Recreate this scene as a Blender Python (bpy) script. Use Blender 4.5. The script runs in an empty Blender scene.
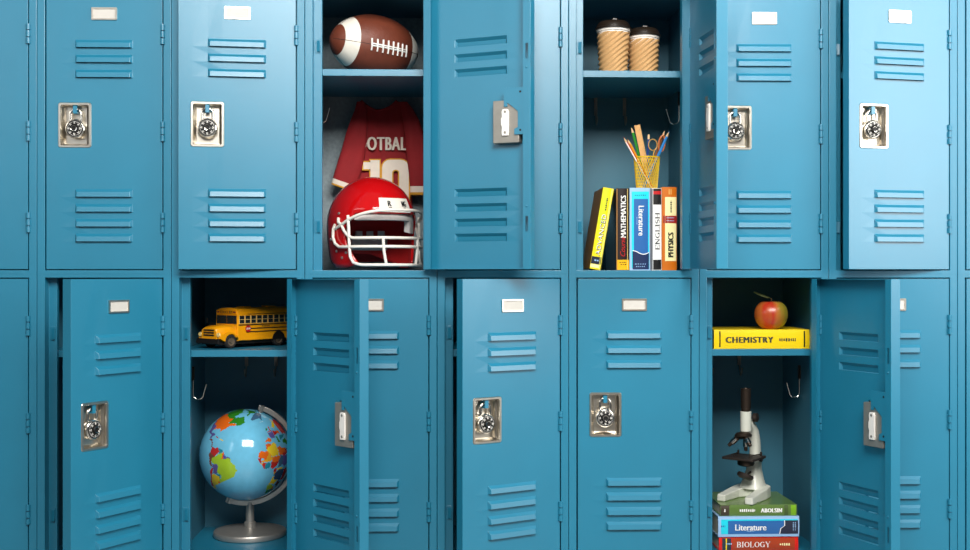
import bpy, bmesh, math, random
from mathutils import Vector, Matrix
random.seed(7)
PI = math.pi
R = math.radians
scn = bpy.context.scene
COL = scn.collection

# ------------------------------------------------------------------ camera frame
F, ALPHA, CAMD, CAMZ = 1186.0, .0325, 2.745, .80          # focal length in pixels of a 970 px wide frame, yaw, distance, height


def at(px, py, Y):
    """the point of the plane y = Y that the photograph shows at pixel (px, py)"""
    u = (px - 485) / F
    s, c = math.sin(ALPHA), math.cos(ALPHA)
    t = (Y + CAMD) / (c - u * s)
    return Vector((t * (u * c + s), Y, CAMZ + t * (275 - py) / F))


# ------------------------------------------------------------------ materials
def lin(c):
    c /= 255.0
    return c / 12.92 if c <= .04045 else ((c + .055) / 1.055) ** 2.4


def mat(name, rgb, rough=.5, metal=0., coat=0., var=.06, scale=60., bump=0., bscale=300., spec=.5, alpha=1., aniso=None):
    m = bpy.data.materials.new(name)
    m.use_nodes = True
    n, l = m.node_tree.nodes, m.node_tree.links
    b = n['Principled BSDF']
    col = [lin(v) for v in rgb]
    tc = n.new('ShaderNodeTexCoord')
    nz = n.new('ShaderNodeTexNoise')
    nz.inputs['Scale'].default_value = scale
    nz.inputs['Detail'].default_value = 4
    l.new(tc.outputs['Object'], nz.inputs['Vector'])
    r = n.new('ShaderNodeValToRGB')
    r.color_ramp.elements[0].position, r.color_ramp.elements[1].position = .3, .7
    r.color_ramp.elements[0].color = [v * (1 - var) for v in col] + [1]
    r.color_ramp.elements[1].color = [min(1, v * (1 + var)) for v in col] + [1]
    l.new(nz.outputs['Fac'], r.inputs['Fac'])
    l.new(r.outputs['Color'], b.inputs['Base Color'])
    b.inputs['Roughness'].default_value = rough
    b.inputs['Metallic'].default_value = metal
    b.inputs['Specular IOR Level'].default_value = spec
    b.inputs['Coat Weight'].default_value = coat
    b.inputs['Coat Roughness'].default_value = .08
    b.inputs['Alpha'].default_value = alpha
    if bump:
        n2 = n.new('ShaderNodeTexNoise')
        n2.inputs['Scale'].default_value = bscale
        n2.inputs['Detail'].default_value = 2
        l.new(tc.outputs['Object'], n2.inputs['Vector'])
        bp = n.new('ShaderNodeBump')
        bp.inputs['Strength'].default_value = bump
        bp.inputs['Distance'].default_value = .001
        l.new(n2.outputs['Fac'], bp.inputs['Height'])
        l.new(bp.outputs['Normal'], b.inputs['Normal'])
    return m


M = {}
def mk(name, *a, **k):
    M[name] = mat(name, *a, **k)
    return M[name]


mk('inner_paint', (58, 116, 138), rough=.5, var=.03, scale=9, bump=.12, bscale=900)
mk('paint', (25, 117, 147), rough=.38, coat=.2, var=.03, scale=9, bump=.12, bscale=900, spec=.7)
mk('steel', (215, 208, 196), rough=.30, metal=1., var=.05, scale=40, bump=.03, bscale=200)
mk('dull_steel', (150, 146, 138), rough=.45, metal=.6, var=.06)
mk('chrome', (215, 212, 205), rough=.13, metal=1., var=.02)
mk('lock_black', (20, 19, 18), rough=.5, spec=.3)
mk('white', (240, 238, 232), rough=.5, var=.02)
mk('card', (196, 193, 186), rough=.7, var=.02)
mk('plastic_white', (232, 228, 222), rough=.4, var=.02)
mk('black', (14, 14, 15), rough=.5)
mk('grey_panel', (138, 152, 158), rough=.6, var=.15, scale=120)
mk('wire', (225, 222, 215), rough=.2, metal=1.)
mk('dark_metal', (88, 78, 70), rough=.35, metal=.8)
mk('floor_mat', (128, 126, 122), rough=.35, var=.1, scale=6)
mk('wall_mat', (188, 190, 188), rough=.8, var=.04, scale=4)

M['paint'].node_tree.nodes['Principled BSDF'].inputs['Coat Roughness'].default_value = .36


# ------------------------------------------------------------------ mesh builder
class MB:
    def __init__(s):
        s.v, s.f, s.m, s.T = [], [], [], Matrix.Identity(4)

    def add(s, vs, fs, m=0):
        b = len(s.v)
        s.v += [tuple(s.T @ Vector(p)) for p in vs]
        for i, f in enumerate(fs):
            s.f.append([b + k for k in f])
            s.m.append(m[i] if isinstance(m, (list, tuple)) else m)
        return s

    def box(s, lo, hi, m=0):
        (a, b, c), (d, e, f) = lo, hi
        return s.add([(a, b, c), (d, b, c), (d, e, c), (a, e, c), (a, b, f), (d, b, f), (d, e, f), (a, e, f)],
                     [(3, 2, 1, 0), (4, 5, 6, 7), (0, 1, 5, 4), (1, 2, 6, 5), (2, 3, 7, 6), (3, 0, 4, 7)], m)

    def prism(s, poly, d, fn, m=0):
        """polygon (counter-clockwise) of 2D points pushed from depth 0 to d; fn(u, v, w) -> 3D"""
        n = len(poly)
        vs = [fn(u, v, 0) for u, v in poly] + [fn(u, v, d) for u, v in poly]
        fs = [list(range(n))[::-1], [n + i for i in range(n)]]
        fs += [(i, (i + 1) % n, n + (i + 1) % n, n + i) for i in range(n)]
        return s.add(vs, fs, m)

    def tube(s, pts, r, m=0, n=8, closed=False, caps=True):
        pts = [Vector(p) for p in pts]
        k = len(pts)
        rr = r if isinstance(r, (list, tuple)) else [r] * k
        tang = []
        for i in range(k):
            a = pts[i - 1] if (i or closed) else pts[i]
            b = pts[(i + 1) % k] if (i < k - 1 or closed) else pts[i]
            tang.append((b - a).normalized())
        up = Vector((0, 0, 1)) if abs(tang[0].z) < .9 else Vector((1, 0, 0))
        nx = tang[0].cross(up).normalized()
        vs, fs = [], []
        for i in range(k):
            nx = (nx - tang[i] * nx.dot(tang[i]))
            nx.normalize()
            ny = tang[i].cross(nx)
            for j in range(n):
                a = 2 * PI * j / n
                vs.append(pts[i] + (nx * math.cos(a) + ny * math.sin(a)) * rr[i])
        for i in range(k if closed else k - 1):
            for j in range(n):
                a, b = i * n + j, i * n + (j + 1) % n
                c, d = ((i + 1) % k) * n + (j + 1) % n, ((i + 1) % k) * n + j
                fs.append((a, b, c, d))
        if caps and not closed:
            fs += [list(range(n))[::-1], [(k - 1) * n + j for j in range(n)]]
        return s.add(vs, fs, m)

    def lathe(s, prof, n=32, m=0, axis=None):
        """profile of (radius, height) turned about +z, or about the axis matrix given; m may be a list, one per band"""
        T = axis or Matrix.Identity(4)
        vs, fs, ms = [], [], []
        for r, z in prof:
            for j in range(n):
                a = 2 * PI * j / n
                vs.append(T @ Vector((r * math.cos(a), r * math.sin(a), z)))
        for i in range(len(prof) - 1):
            for j in range(n):
                fs.append((i * n + j, i * n + (j + 1) % n, (i + 1) * n + (j + 1) % n, (i + 1) * n + j))
                ms.append(m[i] if isinstance(m, (list, tuple)) else m)
        if prof[0][0] > 1e-6:
            fs.append(list(range(n))[::-1]); ms.append(ms[0])
        if prof[-1][0] > 1e-6:
            fs.append([(len(prof) - 1) * n + j for j in range(n)]); ms.append(ms[-1] if len(prof) > 1 else 0)
        return s.add(vs, fs, ms)

    def cyl(s, a, b, r, m=0, n=20, r2=None):
        a, b = Vector(a), Vector(b)
        d = b - a
        q = d.to_track_quat('Z', 'Y').to_matrix().to_4x4()
        return s.lathe([(r, 0), (r if r2 is None else r2, d.length)], n, m, Matrix.Translation(a) @ q)

    def sheet(s, xs, zs, holes, fn, m=0):
        """a flat sheet cut on the lines xs, zs; cells whose centre lies in a hole are left open"""
        vs = [fn(x, z) for z in zs for x in xs]
        fs = []
        w = len(xs)
        for j in range(len(zs) - 1):
            for i in range(w - 1):
                cx, cz = (xs[i] + xs[i + 1]) / 2, (zs[j] + zs[j + 1]) / 2
                if any(a < cx < b and c < cz < d for a, b, c, d in holes):
                    continue
                fs.append((j * w + i, j * w + i + 1, (j + 1) * w + i + 1, (j + 1) * w + i))
        return s.add(vs, fs, m)

    def build(s, name, mats, parent=None, smooth=None, bevel=0, seg=2, solid=0, weld=True, loc=None):
        me = bpy.data.meshes.new(name)
        me.from_pydata([tuple(v) for v in s.v], [], s.f)
        for i, p in enumerate(me.polygons):
            p.material_index = s.m[i]
        mats = mats if isinstance(mats, (list, tuple)) else [mats]
        for q in mats:
            me.materials.append(M[q] if isinstance(q, str) else q)
        bm = bmesh.new()
        bm.from_mesh(me)
        if weld:
            bmesh.ops.remove_doubles(bm, verts=bm.verts, dist=1e-6)
        bmesh.ops.dissolve_degenerate(bm, edges=bm.edges, dist=1e-7)
        if weld is True:
            bmesh.ops.recalc_face_normals(bm, faces=bm.faces)
        if smooth is not None:
            for f in bm.faces:
                f.smooth = True
            for e in bm.edges:
                if len(e.link_faces) == 2 and e.calc_face_angle(0) > R(smooth):
                    e.smooth = False
        bm.to_mesh(me)
        bm.free()
        o = bpy.data.objects.new(name, me)
        COL.objects.link(o)
        if parent:
            o.parent = parent
        if loc is not None:
            o.location = loc
        if bevel:
            md = o.modifiers.new('edge', 'BEVEL')
            md.width, md.segments, md.limit_method, md.angle_limit = bevel, seg, 'ANGLE', R(35)
        if solid:
            md = o.modifiers.new('sheet', 'SOLIDIFY')
            md.thickness, md.offset = solid, -1
        return o


def thing(name, label, cat, loc=(0, 0, 0), rotz=0, group=None):
    o = bpy.data.objects.new(name, None)
    o.empty_display_size = .05
    COL.objects.link(o)
    o.location = loc
    o.rotation_euler = (0, 0, rotz)
    o['label'], o['category'] = label, cat
    if group:
        o['group'] = group
    return o


def tag(o, label, cat, group=None):
    o['label'], o['category'] = label, cat
    if group:
        o['group'] = group
    return o


def copy_tree(o, parent=None):
    kids = [c for c in bpy.data.objects if c.parent == o]
    c = o.copy()
    COL.objects.link(c)
    c.parent = parent
    for k in kids:
        copy_tree(k, c)
    return c


# ------------------------------------------------------------------ lettering
_tc = {}
def glyphs(txt, bold=0., shear=0., space=1.):
    key = (txt, bold, shear, space)
    if key not in _tc:
        cu = bpy.data.curves.new('lettering', 'FONT')
        cu.body, cu.offset, cu.shear, cu.space_character = txt, bold, shear, space
        cu.resolution_u = 3
        o = bpy.data.objects.new('lettering', cu)
        COL.objects.link(o)
        bpy.context.view_layer.update()
        me = bpy.data.meshes.new_from_object(o.evaluated_get(bpy.context.evaluated_depsgraph_get()))
        vs = [(v.co.x, v.co.y) for v in me.vertices]
        fs = [list(p.vertices) for p in me.polygons]
        bpy.data.objects.remove(o); bpy.data.curves.remove(cu); bpy.data.meshes.remove(me)
        _tc[key] = (vs, fs)
    return _tc[key]


SERIF = {  # block capitals with slab serifs: (kind, data) on a unit-height cell
    'E': (.62, ['|.12', '-.0 .62 0', '-.0 .62 1', '-.12 .48 .5', "'.56 .0 .22", "'.56 .78 1."]),
    'N': (.80, ['|.12', '|.68 t', '/.10 1 .68 0', '-.0 .24 0', '-.0 .2 1', '-.56 .8 1']),
    'G': (.74, ['c.37 .5 .31 .46 40 330', '|.62 h', '-.42 .74 .42']),
    'L': (.60, ['|.12', '-.0 .6 0', '-.0 .26 1', "'.55 .0 .24"]),
    'I': (.32, ['|.16', '-.0 .32 0', '-.0 .32 1']),
    'S': (.58, ['s.29 .5 .22 .44']),
    'H': (.80, ['|.12', '|.68', '-.12 .68 .52', '-.0 .26 0', '-.0 .26 1', '-.54 .8 0', '-.54 .8 1']),
    'B': (.66, ['|.12', '-.0 .4 0', '-.0 .38 1', '-.12 .4 .52', 'c.36 .26 .2 .24 -90 90', 'c.34 .76 .18 .22 -90 90']),
    'O': (.78, ['c.39 .5 .32 .46 0 360']),
    'Y': (.74, ['|.37 h', '/.08 1 .37 .42', '/.66 1 .37 .42 t', '-.24 .5 0', '-.0 .22 1', '-.54 .74 1']),
}


def serif_text(txt, thick=.15, thin=.06):
    vs, fs, x = [], [], 0
    def strip(pts, ws):
        b = len(vs)
        n = len(pts)
        for i, p in enumerate(pts):
            a, c = pts[max(i - 1, 0)], pts[min(i + 1, n - 1)]
            dx, dy = c[0] - a[0], c[1] - a[1]
            l = math.hypot(dx, dy) or 1
            w = ws[i] / 2
            vs.append((x + p[0] - dy / l * w, p[1] + dx / l * w))
            vs.append((x + p[0] + dy / l * w, p[1] - dx / l * w))
        for i in range(n - 1):
            fs.append([b + 2 * i, b + 2 * i + 1, b + 2 * i + 3, b + 2 * i + 2])
    for ch in txt:
        w, st = SERIF[ch]
        for q in st:
            k, a = q[0], q[1:].split()
            g = [float(t) if t not in 'th' else t for t in a]
            if k == '|':
                t = thin if 't' in g else thick
                strip([(g[0], 0), (g[0], .45 if 'h' in g else 1)], [t, t])
            elif k == '-':
                strip([(g[0], g[2]), (g[1], g[2])], [thin, thin])
            elif k == "'":
                strip([(g[0], g[1]), (g[0], g[2])], [thin, thin])
            elif k == '/':
                t = thin if 't' in g else thick
                strip([(g[0], g[1]), (g[2], g[3])], [t, t])
            elif k == 'c':
                n = 20
                A = [R(g[4] + (g[5] - g[4]) * i / n) for i in range(n + 1)]
                strip([(g[0] + g[2] * math.cos(t), g[1] + g[3] * math.sin(t)) for t in A],
                      [thin + (thick - thin) * abs(math.cos(t)) for t in A])
            elif k == 's':
                P = []
                for i in range(25):
                    t = i / 24
                    if t < .5:
                        an = R(30 + 240 * t * 2)
                        P.append((g[0] + g[2] * math.cos(an), .735 + .225 * math.sin(an)))
                    else:
                        an = R(90 - 240 * (t - .5) * 2)
                        P.append((g[0] + g[2] * math.cos(an), .275 + .235 * math.sin(an)))
                strip(P, [thin + (thick - thin) * (1 - abs(2 * i / 24 - 1)) for i in range(25)])
        x += w + .1
    return vs, fs


def write(mb, txt, fn, m, w, h, bold=0., serif=False, shear=0., space=1.):
    """lettering stretched into a w x h box, centred on (0, 0); fn(u, v) -> 3D"""
    vs, fs = serif_text(txt) if serif else glyphs(txt, 0., shear, space)
    x0, x1 = min(v[0] for v in vs), max(v[0] for v in vs)
    y0, y1 = min(v[1] for v in vs), max(v[1] for v in vs)
    o = Vector(fn(0, 0))
    n = (Vector(fn(w * .01, 0)) - o).cross(Vector(fn(0, h * .01)) - o).normalized()
    for i, k in enumerate((0,) if not bold else (-1.5, -.5, .5, 1.5)):     # heavier faces are struck several times, slightly apart
        d = k * bold * h
        mb.add([Vector(fn((v[0] - (x0 + x1) / 2) / (x1 - x0) * w + d, (v[1] - (y0 + y1) / 2) / (y1 - y0) * h)) + n * (.00012 * i) for v in vs], fs, m)


def scribble(mb, fn, m, w, h, n=6, seed=1):
    """a line of print too small to read: short dashes of uneven height"""
    rnd = random.Random(seed)
    x = -w / 2
    while x < w / 2:
        l = w / n * rnd.uniform(.5, .9)
        a = h * rnd.uniform(.3, .5)
        mb.add([fn(x, -a), fn(min(x + l, w / 2), -a), fn(min(x + l, w / 2), a), fn(x, a)], [(0, 1, 2, 3)], m)
        x += l + w / n * .35


# ================================================================== THE LOCKERS
P, X0 = .305, -.9365                   # width of one locker; right side of the first one
EDGE = .0196                           # face strip beside a door
DW, DT, HZ = .2632, .0250, .330        # door width and depth, height of its lock
TIER = {'low': CAMZ - .6545, 'up': CAMZ + .0132}     # bottom of the doors of each row
DH = {'low': .6457, 'up': .6590}
DEPTH = .374
STOP_Y = .0275
VENTS = [.063, .097, .131, .165, .4386, .4728, .507]
VX0, VX1, VH = -.1975, -.0675, .0178


def rr(x0, x1, z0, z1, r, n=4):
    """rounded rectangle, counter-clockwise"""
    out = []
    for cx, cz, a in ((x1 - r, z1 - r, 0), (x0 + r, z1 - r, 90), (x0 + r, z0 + r, 180), (x1 - r, z0 + r, 270)):
        for i in range(n + 1):
            t = R(a + 90 * i / n)
            out.append((cx + r * math.cos(t), cz + r * math.sin(t)))
    return out


def ring(mb, a, b, fa, fb, m=0):
    """band of faces between two outlines with as many points each"""
    n = len(a)
    mb.add([fa(*p) for p in a] + [fb(*p) for p in b], [(i, (i + 1) % n, n + (i + 1) % n, n + i) for i in range(n)], m)


LX0, LX1, LZ0, LZ1 = -.2365, -.1610, .278, .382       # lock recess, seen from the front


def make_door(h, parent):
    mb = MB()
    holes = [(VX0, VX1, z, z + VH) for z in VENTS] + [(LX0 + .004, LX1 - .004, LZ0 + .004, LZ1 - .004)]
    xs = sorted({-DW, 0, VX0, VX1, LX0 + .004, LX1 - .004})
    zs = sorted({0, h} | {z for z in VENTS} | {z + VH for z in VENTS} | {LZ0 + .004, LZ1 - .004})
    mb.sheet(xs, zs, holes, lambda x, z: (x, 0, z))
    for z in VENTS:                                    # pressed louvres, open along their lower edge
        e, d = .0045, -.0075
        v = [(VX0, 0, z), (VX1, 0, z), (VX1, 0, z + VH), (VX0, 0, z + VH),
             (VX0 + e, d, z + .0008), (VX1 - e, d, z + .0008), (VX1 - e, d * .75, z + VH - .006), (VX0 + e, d * .75, z + VH - .006)]
        mb.add(v, [(4, 5, 6, 7), (3, 7, 6, 2), (0, 4, 7, 3), (1, 2, 6, 5)])
    # the folded rim, on the same cuts as the front so that they weld
    mb.sheet([0, DT], zs, [], lambda y, z: (-DW, y, z))
    mb.sheet([0, DT], zs, [], lambda y, z: (0, y, z))
    mb.sheet(xs, [0, DT], [], lambda x, y: (x, y, 0))
    mb.sheet(xs, [0, DT], [], lambda x, y: (x, y, h))
    lip = .0180
    slots = [(.465, .499), (.083, .117)]
    zl = sorted(set(zs) | {q for s_ in slots for q in s_})
    xl = [-DW, -DW + .0055, -DW + .0120, -DW + lip]
    mb.sheet(xl, zl, [(xl[1], xl[2], a, b) for a, b in slots], lambda x, z: (x, DT, z))
    mb.sheet([-lip, 0], zs, [], lambda x, z: (x, DT, z))
    for z in (.4460, .139):                            # rivets on the lip
        mb.lathe([(.0028, 0), (.0024, .0012), (.001, .002), (0, .0021)], 10, 0,
                 Matrix.Translation((-DW + .009, DT, z)) @ Matrix.Rotation(-PI / 2, 4, 'X'))
    door = mb.build('door', 'paint', parent, bevel=.0011, solid=.0012)

    # stainless recess for the padlock
    mb = MB()
    D = .0185
    o0 = rr(LX0, LX1, LZ0, LZ1, .006)
    o1 = rr(LX0 + .0015, LX1 - .0015, LZ0 + .0015, LZ1 - .0015, .005)
    o2 = rr(LX0 + .0055, LX1 - .0055, LZ0 + .0055, LZ1 - .0055, .004)
    o3 = rr(LX0 + .0070, LX1 - .0070, LZ0 + .0070, LZ1 - .0070, .003)
    o4 = rr(LX0 + .0125, LX1 - .0125, LZ0 + .0110, LZ1 - .0090, .002)
    f = lambda y: (lambda x, z: (x, y, z))
    ring(mb, o0, o1, f(-.0002), f(-.0022)); ring(mb, o1, o2, f(-.0022), f(-.0022)); ring(mb, o2, o3, f(-.0022), f(.0005))
    ring(mb, o3, o4, f(.0005), f(D))
    mb.add([(x, D, z) for x, z in o4], [list(range(len(o4)))])
    mb.build('lock_recess', 'steel', door, smooth=50)
    mb = MB()                                          # its back, a dull steel box
    mb.prism(rr(LX0 + .002, LX1 - .0105, LZ0 + .003, LZ1 - .006, .002), .0205 - .0012, lambda u, v, w: (u, .0012 + w, v))
    mb.f, mb.m = mb.f[1:], mb.m[1:]                    # open towards the recess
    mb.build('recess_back', 'dull_steel', door, bevel=.0012)
    mb = MB()
    xb = -.2025
    mb.prism([(xb - .0075, .297), (xb + .0075, .297), (xb + .0085, .304), (xb + .0075, .316), (xb + .0098, .322), (xb + .0098, .334),
              (xb + .0075, .340), (xb + .0085, .350), (xb + .006, .356), (xb - .006, .356), (xb - .0085, .350), (xb - .0085, .304)],
             .0045, lambda u, v, w: (u, .0206 + w, v))
    for z in (.304, .350):
        mb.cyl((xb, .025, z), (xb, .0262, z), .003, 1, 10)
    mb.build('catch_plate', ['plastic_white', 'dull_steel'], door, bevel=.0008)
    mb = MB()                                          # painted bracket that carries the latch
    mb.prism([(-.2475, .403), (-.2475, .2985), (-.2240, .2985), (-.2240, .311), (-.2325, .315), (-.2325, .350), (-.2090, .369),
              (-.2070, .369), (-.2070, .3615), (-.1990, .3615), (-.1990, .403)][::-1], .0028, lambda u, v, w: (u, .0207 + w, v))
    for z in (.308, .393):
        mb.cyl((-.2385, .0235, z), (-.2385, .0239, z), .0026, 1, 10)
    mb.build('latch_bracket', ['paint', 'black'], door, bevel=.0006)
    mb = MB()                                          # the tab the padlock hangs from
    for ya, yb, za, zb in ((.0015, .0042, .3570, .3780), (.0140, D, .3570, .3780), (.0042, .0140, .3570, .3605), (.0042, .0140, .3745, .3780)):
        mb.box((-.2035, ya, za), (-.1945, yb, zb))
    mb.build('hasp', 'paint', door, weld=False)
    zc, hw, hh = .5855, .0290, .0142               # label holder
    xc = -DW / 2
    mb = MB()
    f = lambda y: (lambda x, z: (x, y, z))
    a, b = rr(xc - hw, xc + hw, zc - hh, zc + hh, .0015, 2), rr(xc - hw + .0035, xc + hw - .0035, zc - hh + .0035, zc + hh - .0035, .001, 2)
    ring(mb, a, a, f(0), f(-.003)); ring(mb, a, b, f(-.003), f(-.003)); ring(mb, b, b, f(-.003), f(-.0008))
    mb.build('label_holder', 'steel', door)
    mb = MB()
    mb.box((xc - hw + .002, -.0012, zc - hh + .002), (xc + hw - .002, -.0004, zc + hh - .002))
    c = mb.build('blank_card', 'card', door)
    c['label'] = 'blank white name card'
    return door


back_hooks = set()


def make_locker(tier):
    h = DH[tier]
    root = thing('locker', 'locker', 'locker')
    top = h + .0110
    bot = -.0107 if tier == 'up' else -.0215
    if tier == 'up':
        top = h + .0200
    xl, xr = -P + EDGE + 0.0, -EDGE + 0.0              # the door opening; x = 0 is the right side of the locker
    xl -= 0
    g, q = .0005, .0010
    x0, x1, x2, x3 = -P + g, xl - .0015, xr + .0015, -g
    z0, z1, z2, z3 = bot, -.0024, h + .0024, top
    mb = MB()                                          # one pressed frame: face, returns and the two door stops
    xs, zs = [x0, x1, x2, x3], [z0, z1, z2, z3]
    mb.sheet(xs, zs, [(x1, x2, z1, z2)], lambda x, z: (x, 0, z))
    for x in (x0, x3):
        mb.sheet([0, .04], zs, [], lambda y, z: (x, y, z))
    for z in (z1, z2):
        mb.sheet([x1, x2], [0, .036], [], lambda x, y: (x, y, z))
    for xa, xb in ((x1, x1 + .0190), (x2, x2 - .0145)):
        mb.sheet([0, STOP_Y], [z1, z2], [], lambda y, z: (xa, y, z))
        mb.sheet([xa, xb], [z1, z2], [], lambda x, z: (x, STOP_Y, z))
        mb.sheet([STOP_Y, STOP_Y + .013], [z1, z2], [], lambda y, z: (xb, y, z))
    frame = mb.build('frame', 'paint', root, bevel=.0011)
    t = .0009
    mb = MB(); mb.box((-P + g, STOP_Y + .013, bot), (-P + g + t, DEPTH, top)); mb.build('side_panel', 'inner_paint', root)
    mb = MB(); mb.box((-g - t, STOP_Y + .013, bot), (-g, DEPTH, top)); mb.build('side_panel', 'inner_paint', root)
    mb = MB(); mb.box((-P + g, DEPTH, bot), (-g, DEPTH + .001, top)); mb.build('back_panel', 'inner_paint', root)
    zf = -.0023
    mb = MB(); mb.box((-P + g + t, .034, zf - .001), (-g - t, DEPTH, zf)); mb.build('bottom_panel', 'paint', root)
    mb = MB(); mb.box((-P + g + t, .034, h + .0026), (-g - t, DEPTH, h + .0036)); mb.build('top_panel', 'inner_paint', root)
    zs = .469 if tier == 'up' else .479
    mb = MB()
    mb.box((-P + .0025, .0415, zs - .0155), (-.0025, DEPTH - .001, zs))
    mb.build('shelf', 'paint', root, bevel=.0005)
    # coat hooks under the shelf
    zt = zs - .0160
    for sx in (-1, 1):
        x = -P + .0035 if sx < 0 else -.0035
        y = .220
        zt = zs - .0160 - (.030 if tier == 'low' else 0)
        mb = MB()
        pts = [(x, y, zt - .014)] + [(x, y, zt - .045 - .03 * i / 4) for i in range(5)]
        for i in range(1, 11):
            a = PI * i / 10
            pts.append((x - sx * (.0125 - .0125 * math.cos(a)) * 1., y, zt - .075 - .012 * math.sin(a)))
        pts += [(x - sx * .029, y, zt - .062), (x - sx * .032, y, zt - .050)]
        mb.tube(pts, .0015, n=8)
        mb.box((x - .003, y - .005, zt - .04), (x + .003, y + .005, zt - .006), 1)
        mb.build('hook', ['wire', 'dark_metal'], root, smooth=40)
    zt = zs - .0160
    for fx in (.36, .61):
        x = -P + P * fx
        y = DEPTH - .004
        mb = MB()
        mb.box((x - .004, y - .002, zt - .046), (x + .004, y + .003, zt), 0)
        pts = [(x, y, zt - .03), (x, y - .006, zt - .062), (x, y - .016, zt - .072), (x, y - .026, zt - .066), (x, y - .030, zt - .052)]
        mb.tube(pts, .0020, n=8)
        back_hooks.add(mb.build('hook', 'dull_steel', root, smooth=40).data.name)
    for z in (.520, .100):                             # catches on the left stop
        mb = MB()
        xj = -P + EDGE + .0012
        mb.box((xj, STOP_Y - .0016, z - .017), (xj + .013, STOP_Y, z + .016))
        mb.prism([(0, 0), (.0085, .004), (.0085, .007), (0, .0035)], .026, lambda u, v, w, xj=xj, z=z: (xj + .004 + u, STOP_Y - v, z - .014 + w))
        mb.build('catch', 'paint', root, bevel=.0008)
    for z in (.5385, .316, .107):                      # three-knuckle hinges
        mb = MB()
        x = -EDGE + .0004
        for a, b in ((-.0225, -.0096), (-.0068, .0068), (.0096, .0225)):
            mb.cyl((x, -.0016, z + a), (x, -.0016, z + b), .0050, 0, 12)
        mb.cyl((x, -.0012, z - .0222), (x, -.0012, z + .0222), .0020, 0, 8)
        mb.build('hinge', 'paint', root, smooth=40)
    d = make_door(h, root)
    d.location = (-EDGE - .0008, 0, 0)
    return root


# column, row, how far the door stands open (degrees), label
ROW = [
    ('up', 0, 0, 'closed blue locker in the upper row, cut by the left edge of the photo'),
    ('up', 1, 0, 'blue locker fully closed, upper row, first one from the left with a padlock'),
    ('up', 2, 7.4, 'blue locker slightly ajar, upper row, left of the football locker'),
    ('up', 3, 154.5, 'wide open blue locker with a football, red jersey and helmet inside'),
    ('up', 4, 0, 'closed blue locker mostly covered by the open door of the football locker'),
    ('up', 5, 95.5, 'open blue locker with paper cups, pencils and standing textbooks inside'),
    ('up', 6, 0, 'closed blue locker in the upper row, its padlock beside the edge-on open door'),
    ('up', 7, 12.6, 'blue locker ajar in the upper row near the right edge, pale lit door'),
    ('up', 8, 0, 'blue locker cut off by the right edge, upper row'),
    ('low', 0, 0, 'closed blue locker in the lower row, cut by the left edge of the photo'),
    ('low', 1, 58.6, 'half open blue locker in the lower row, left of the globe locker'),
    ('low', 2, 133.2, 'open blue locker with a toy school bus and a globe inside'),
    ('low', 3, 0, 'closed blue locker behind the open door of the globe locker'),
    ('low', 4, 30.1, 'blue locker ajar in the middle of the lower row, its louvres brightly lit'),
    ('low', 5, 0, 'fully closed blue locker in the lower row, below the standing textbooks'),
    ('low', 6, 111.0, 'open blue locker with an apple, microscope and stacked textbooks inside'),
    ('low', 7, 0, 'closed blue locker behind the open door of the microscope locker'),
    ('low', 8, 0, 'blue locker cut off by the right edge, lower row'),
]
PAD = {('up', 1): 'padlock on a fully closed upper door, leftmost of the top row padlocks',
       ('up', 2): 'padlock on the slightly ajar upper locker left of the football',
       ('up', 6): 'padlock partly behind the edge-on open door in the upper row',
       ('up', 7): 'padlock on the pale ajar door at the upper right',
       ('low', 1): 'padlock on the half open door at the lower left',
       ('low', 4): 'padlock on the ajar door in the middle of the lower row',
       ('low', 5): 'padlock on the closed lower locker below the standing textbooks'}


def make_padlock():
    root = thing('padlock', 'padlock', 'padlock', group='combination padlocks')
    A = Matrix.Rotation(PI / 2, 4, 'X')                # lathe axis z -> -y
    mb = MB()
    mb.lathe([(.0170, -.0080), (.0195, -.0065), (.0205, -.0040), (.0205, .0045), (.0193, .0068), (.0172, .0078), (.0166, .0070), (0, .0070)], 36, 0, A)
    mb.build('case', 'chrome', root, smooth=40)
    mb = MB()
    w = .0112
    pts = [(-w, .001, .012), (-w, .001, .030)] + [(-w * math.cos(PI * i / 12), .001, .030 + w * math.sin(PI * i / 12)) for i in range(1, 12)] + [(w, .001, .030), (w, .001, .012)]
    mb.tube(pts, .0031, n=10)
    mb.build('shackle', 'chrome', root, smooth=40)
    mb = MB()
    mb.lathe([(.0162, .0068), (.0160, .0083), (.0100, .0096), (.0098, .0092), (0, .0092)], 36, 0, A)
    for i in range(40):                                # ticks, every tenth one long, with figures between
        a = 2 * PI * i / 40
        r0, r1, hw = (.0122, .0152, .0005) if i % 5 == 0 else (.0136, .0152, .0003)
        c, s_ = math.sin(a), math.cos(a)
        y = lambda r: -(.0083 + (.0160 - r) / .006 * .0013) - .0003
        mb.add([(c * r0 + s_ * hw, y(r0), s_ * r0 - c * hw), (c * r1 + s_ * hw, y(r1), s_ * r1 - c * hw),
                (c * r1 - s_ * hw, y(r1), s_ * r1 + c * hw), (c * r0 - s_ * hw, y(r0), s_ * r0 + c * hw)], [(0, 1, 2, 3)], 1)
    for k in range(8):
        a = 2 * PI * k / 8
        c, s_ = math.sin(a), math.cos(a)
        write(mb, str(k * 5), lambda u, v, c=c, s_=s_: (c * (.0112 + v) + s_ * u, -.0098, s_ * (.0112 + v) - c * u), 1, .0028 if k < 2 else .0042, .0030, bold=.02)
    mb.build('dial', ['lock_black', 'white'], root, smooth=30, weld=1)
    mb = MB()
    prof = []
    mb.lathe([(.0085, .0090), (.0078, .0125), (.0062, .0140), (.0050, .0136), (0, .0134)], 24, [0, 0, 1, 0], A)
    mb.build('dial_knob', ['lock_black', 'chrome'], root, smooth=25)
    return root


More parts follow.
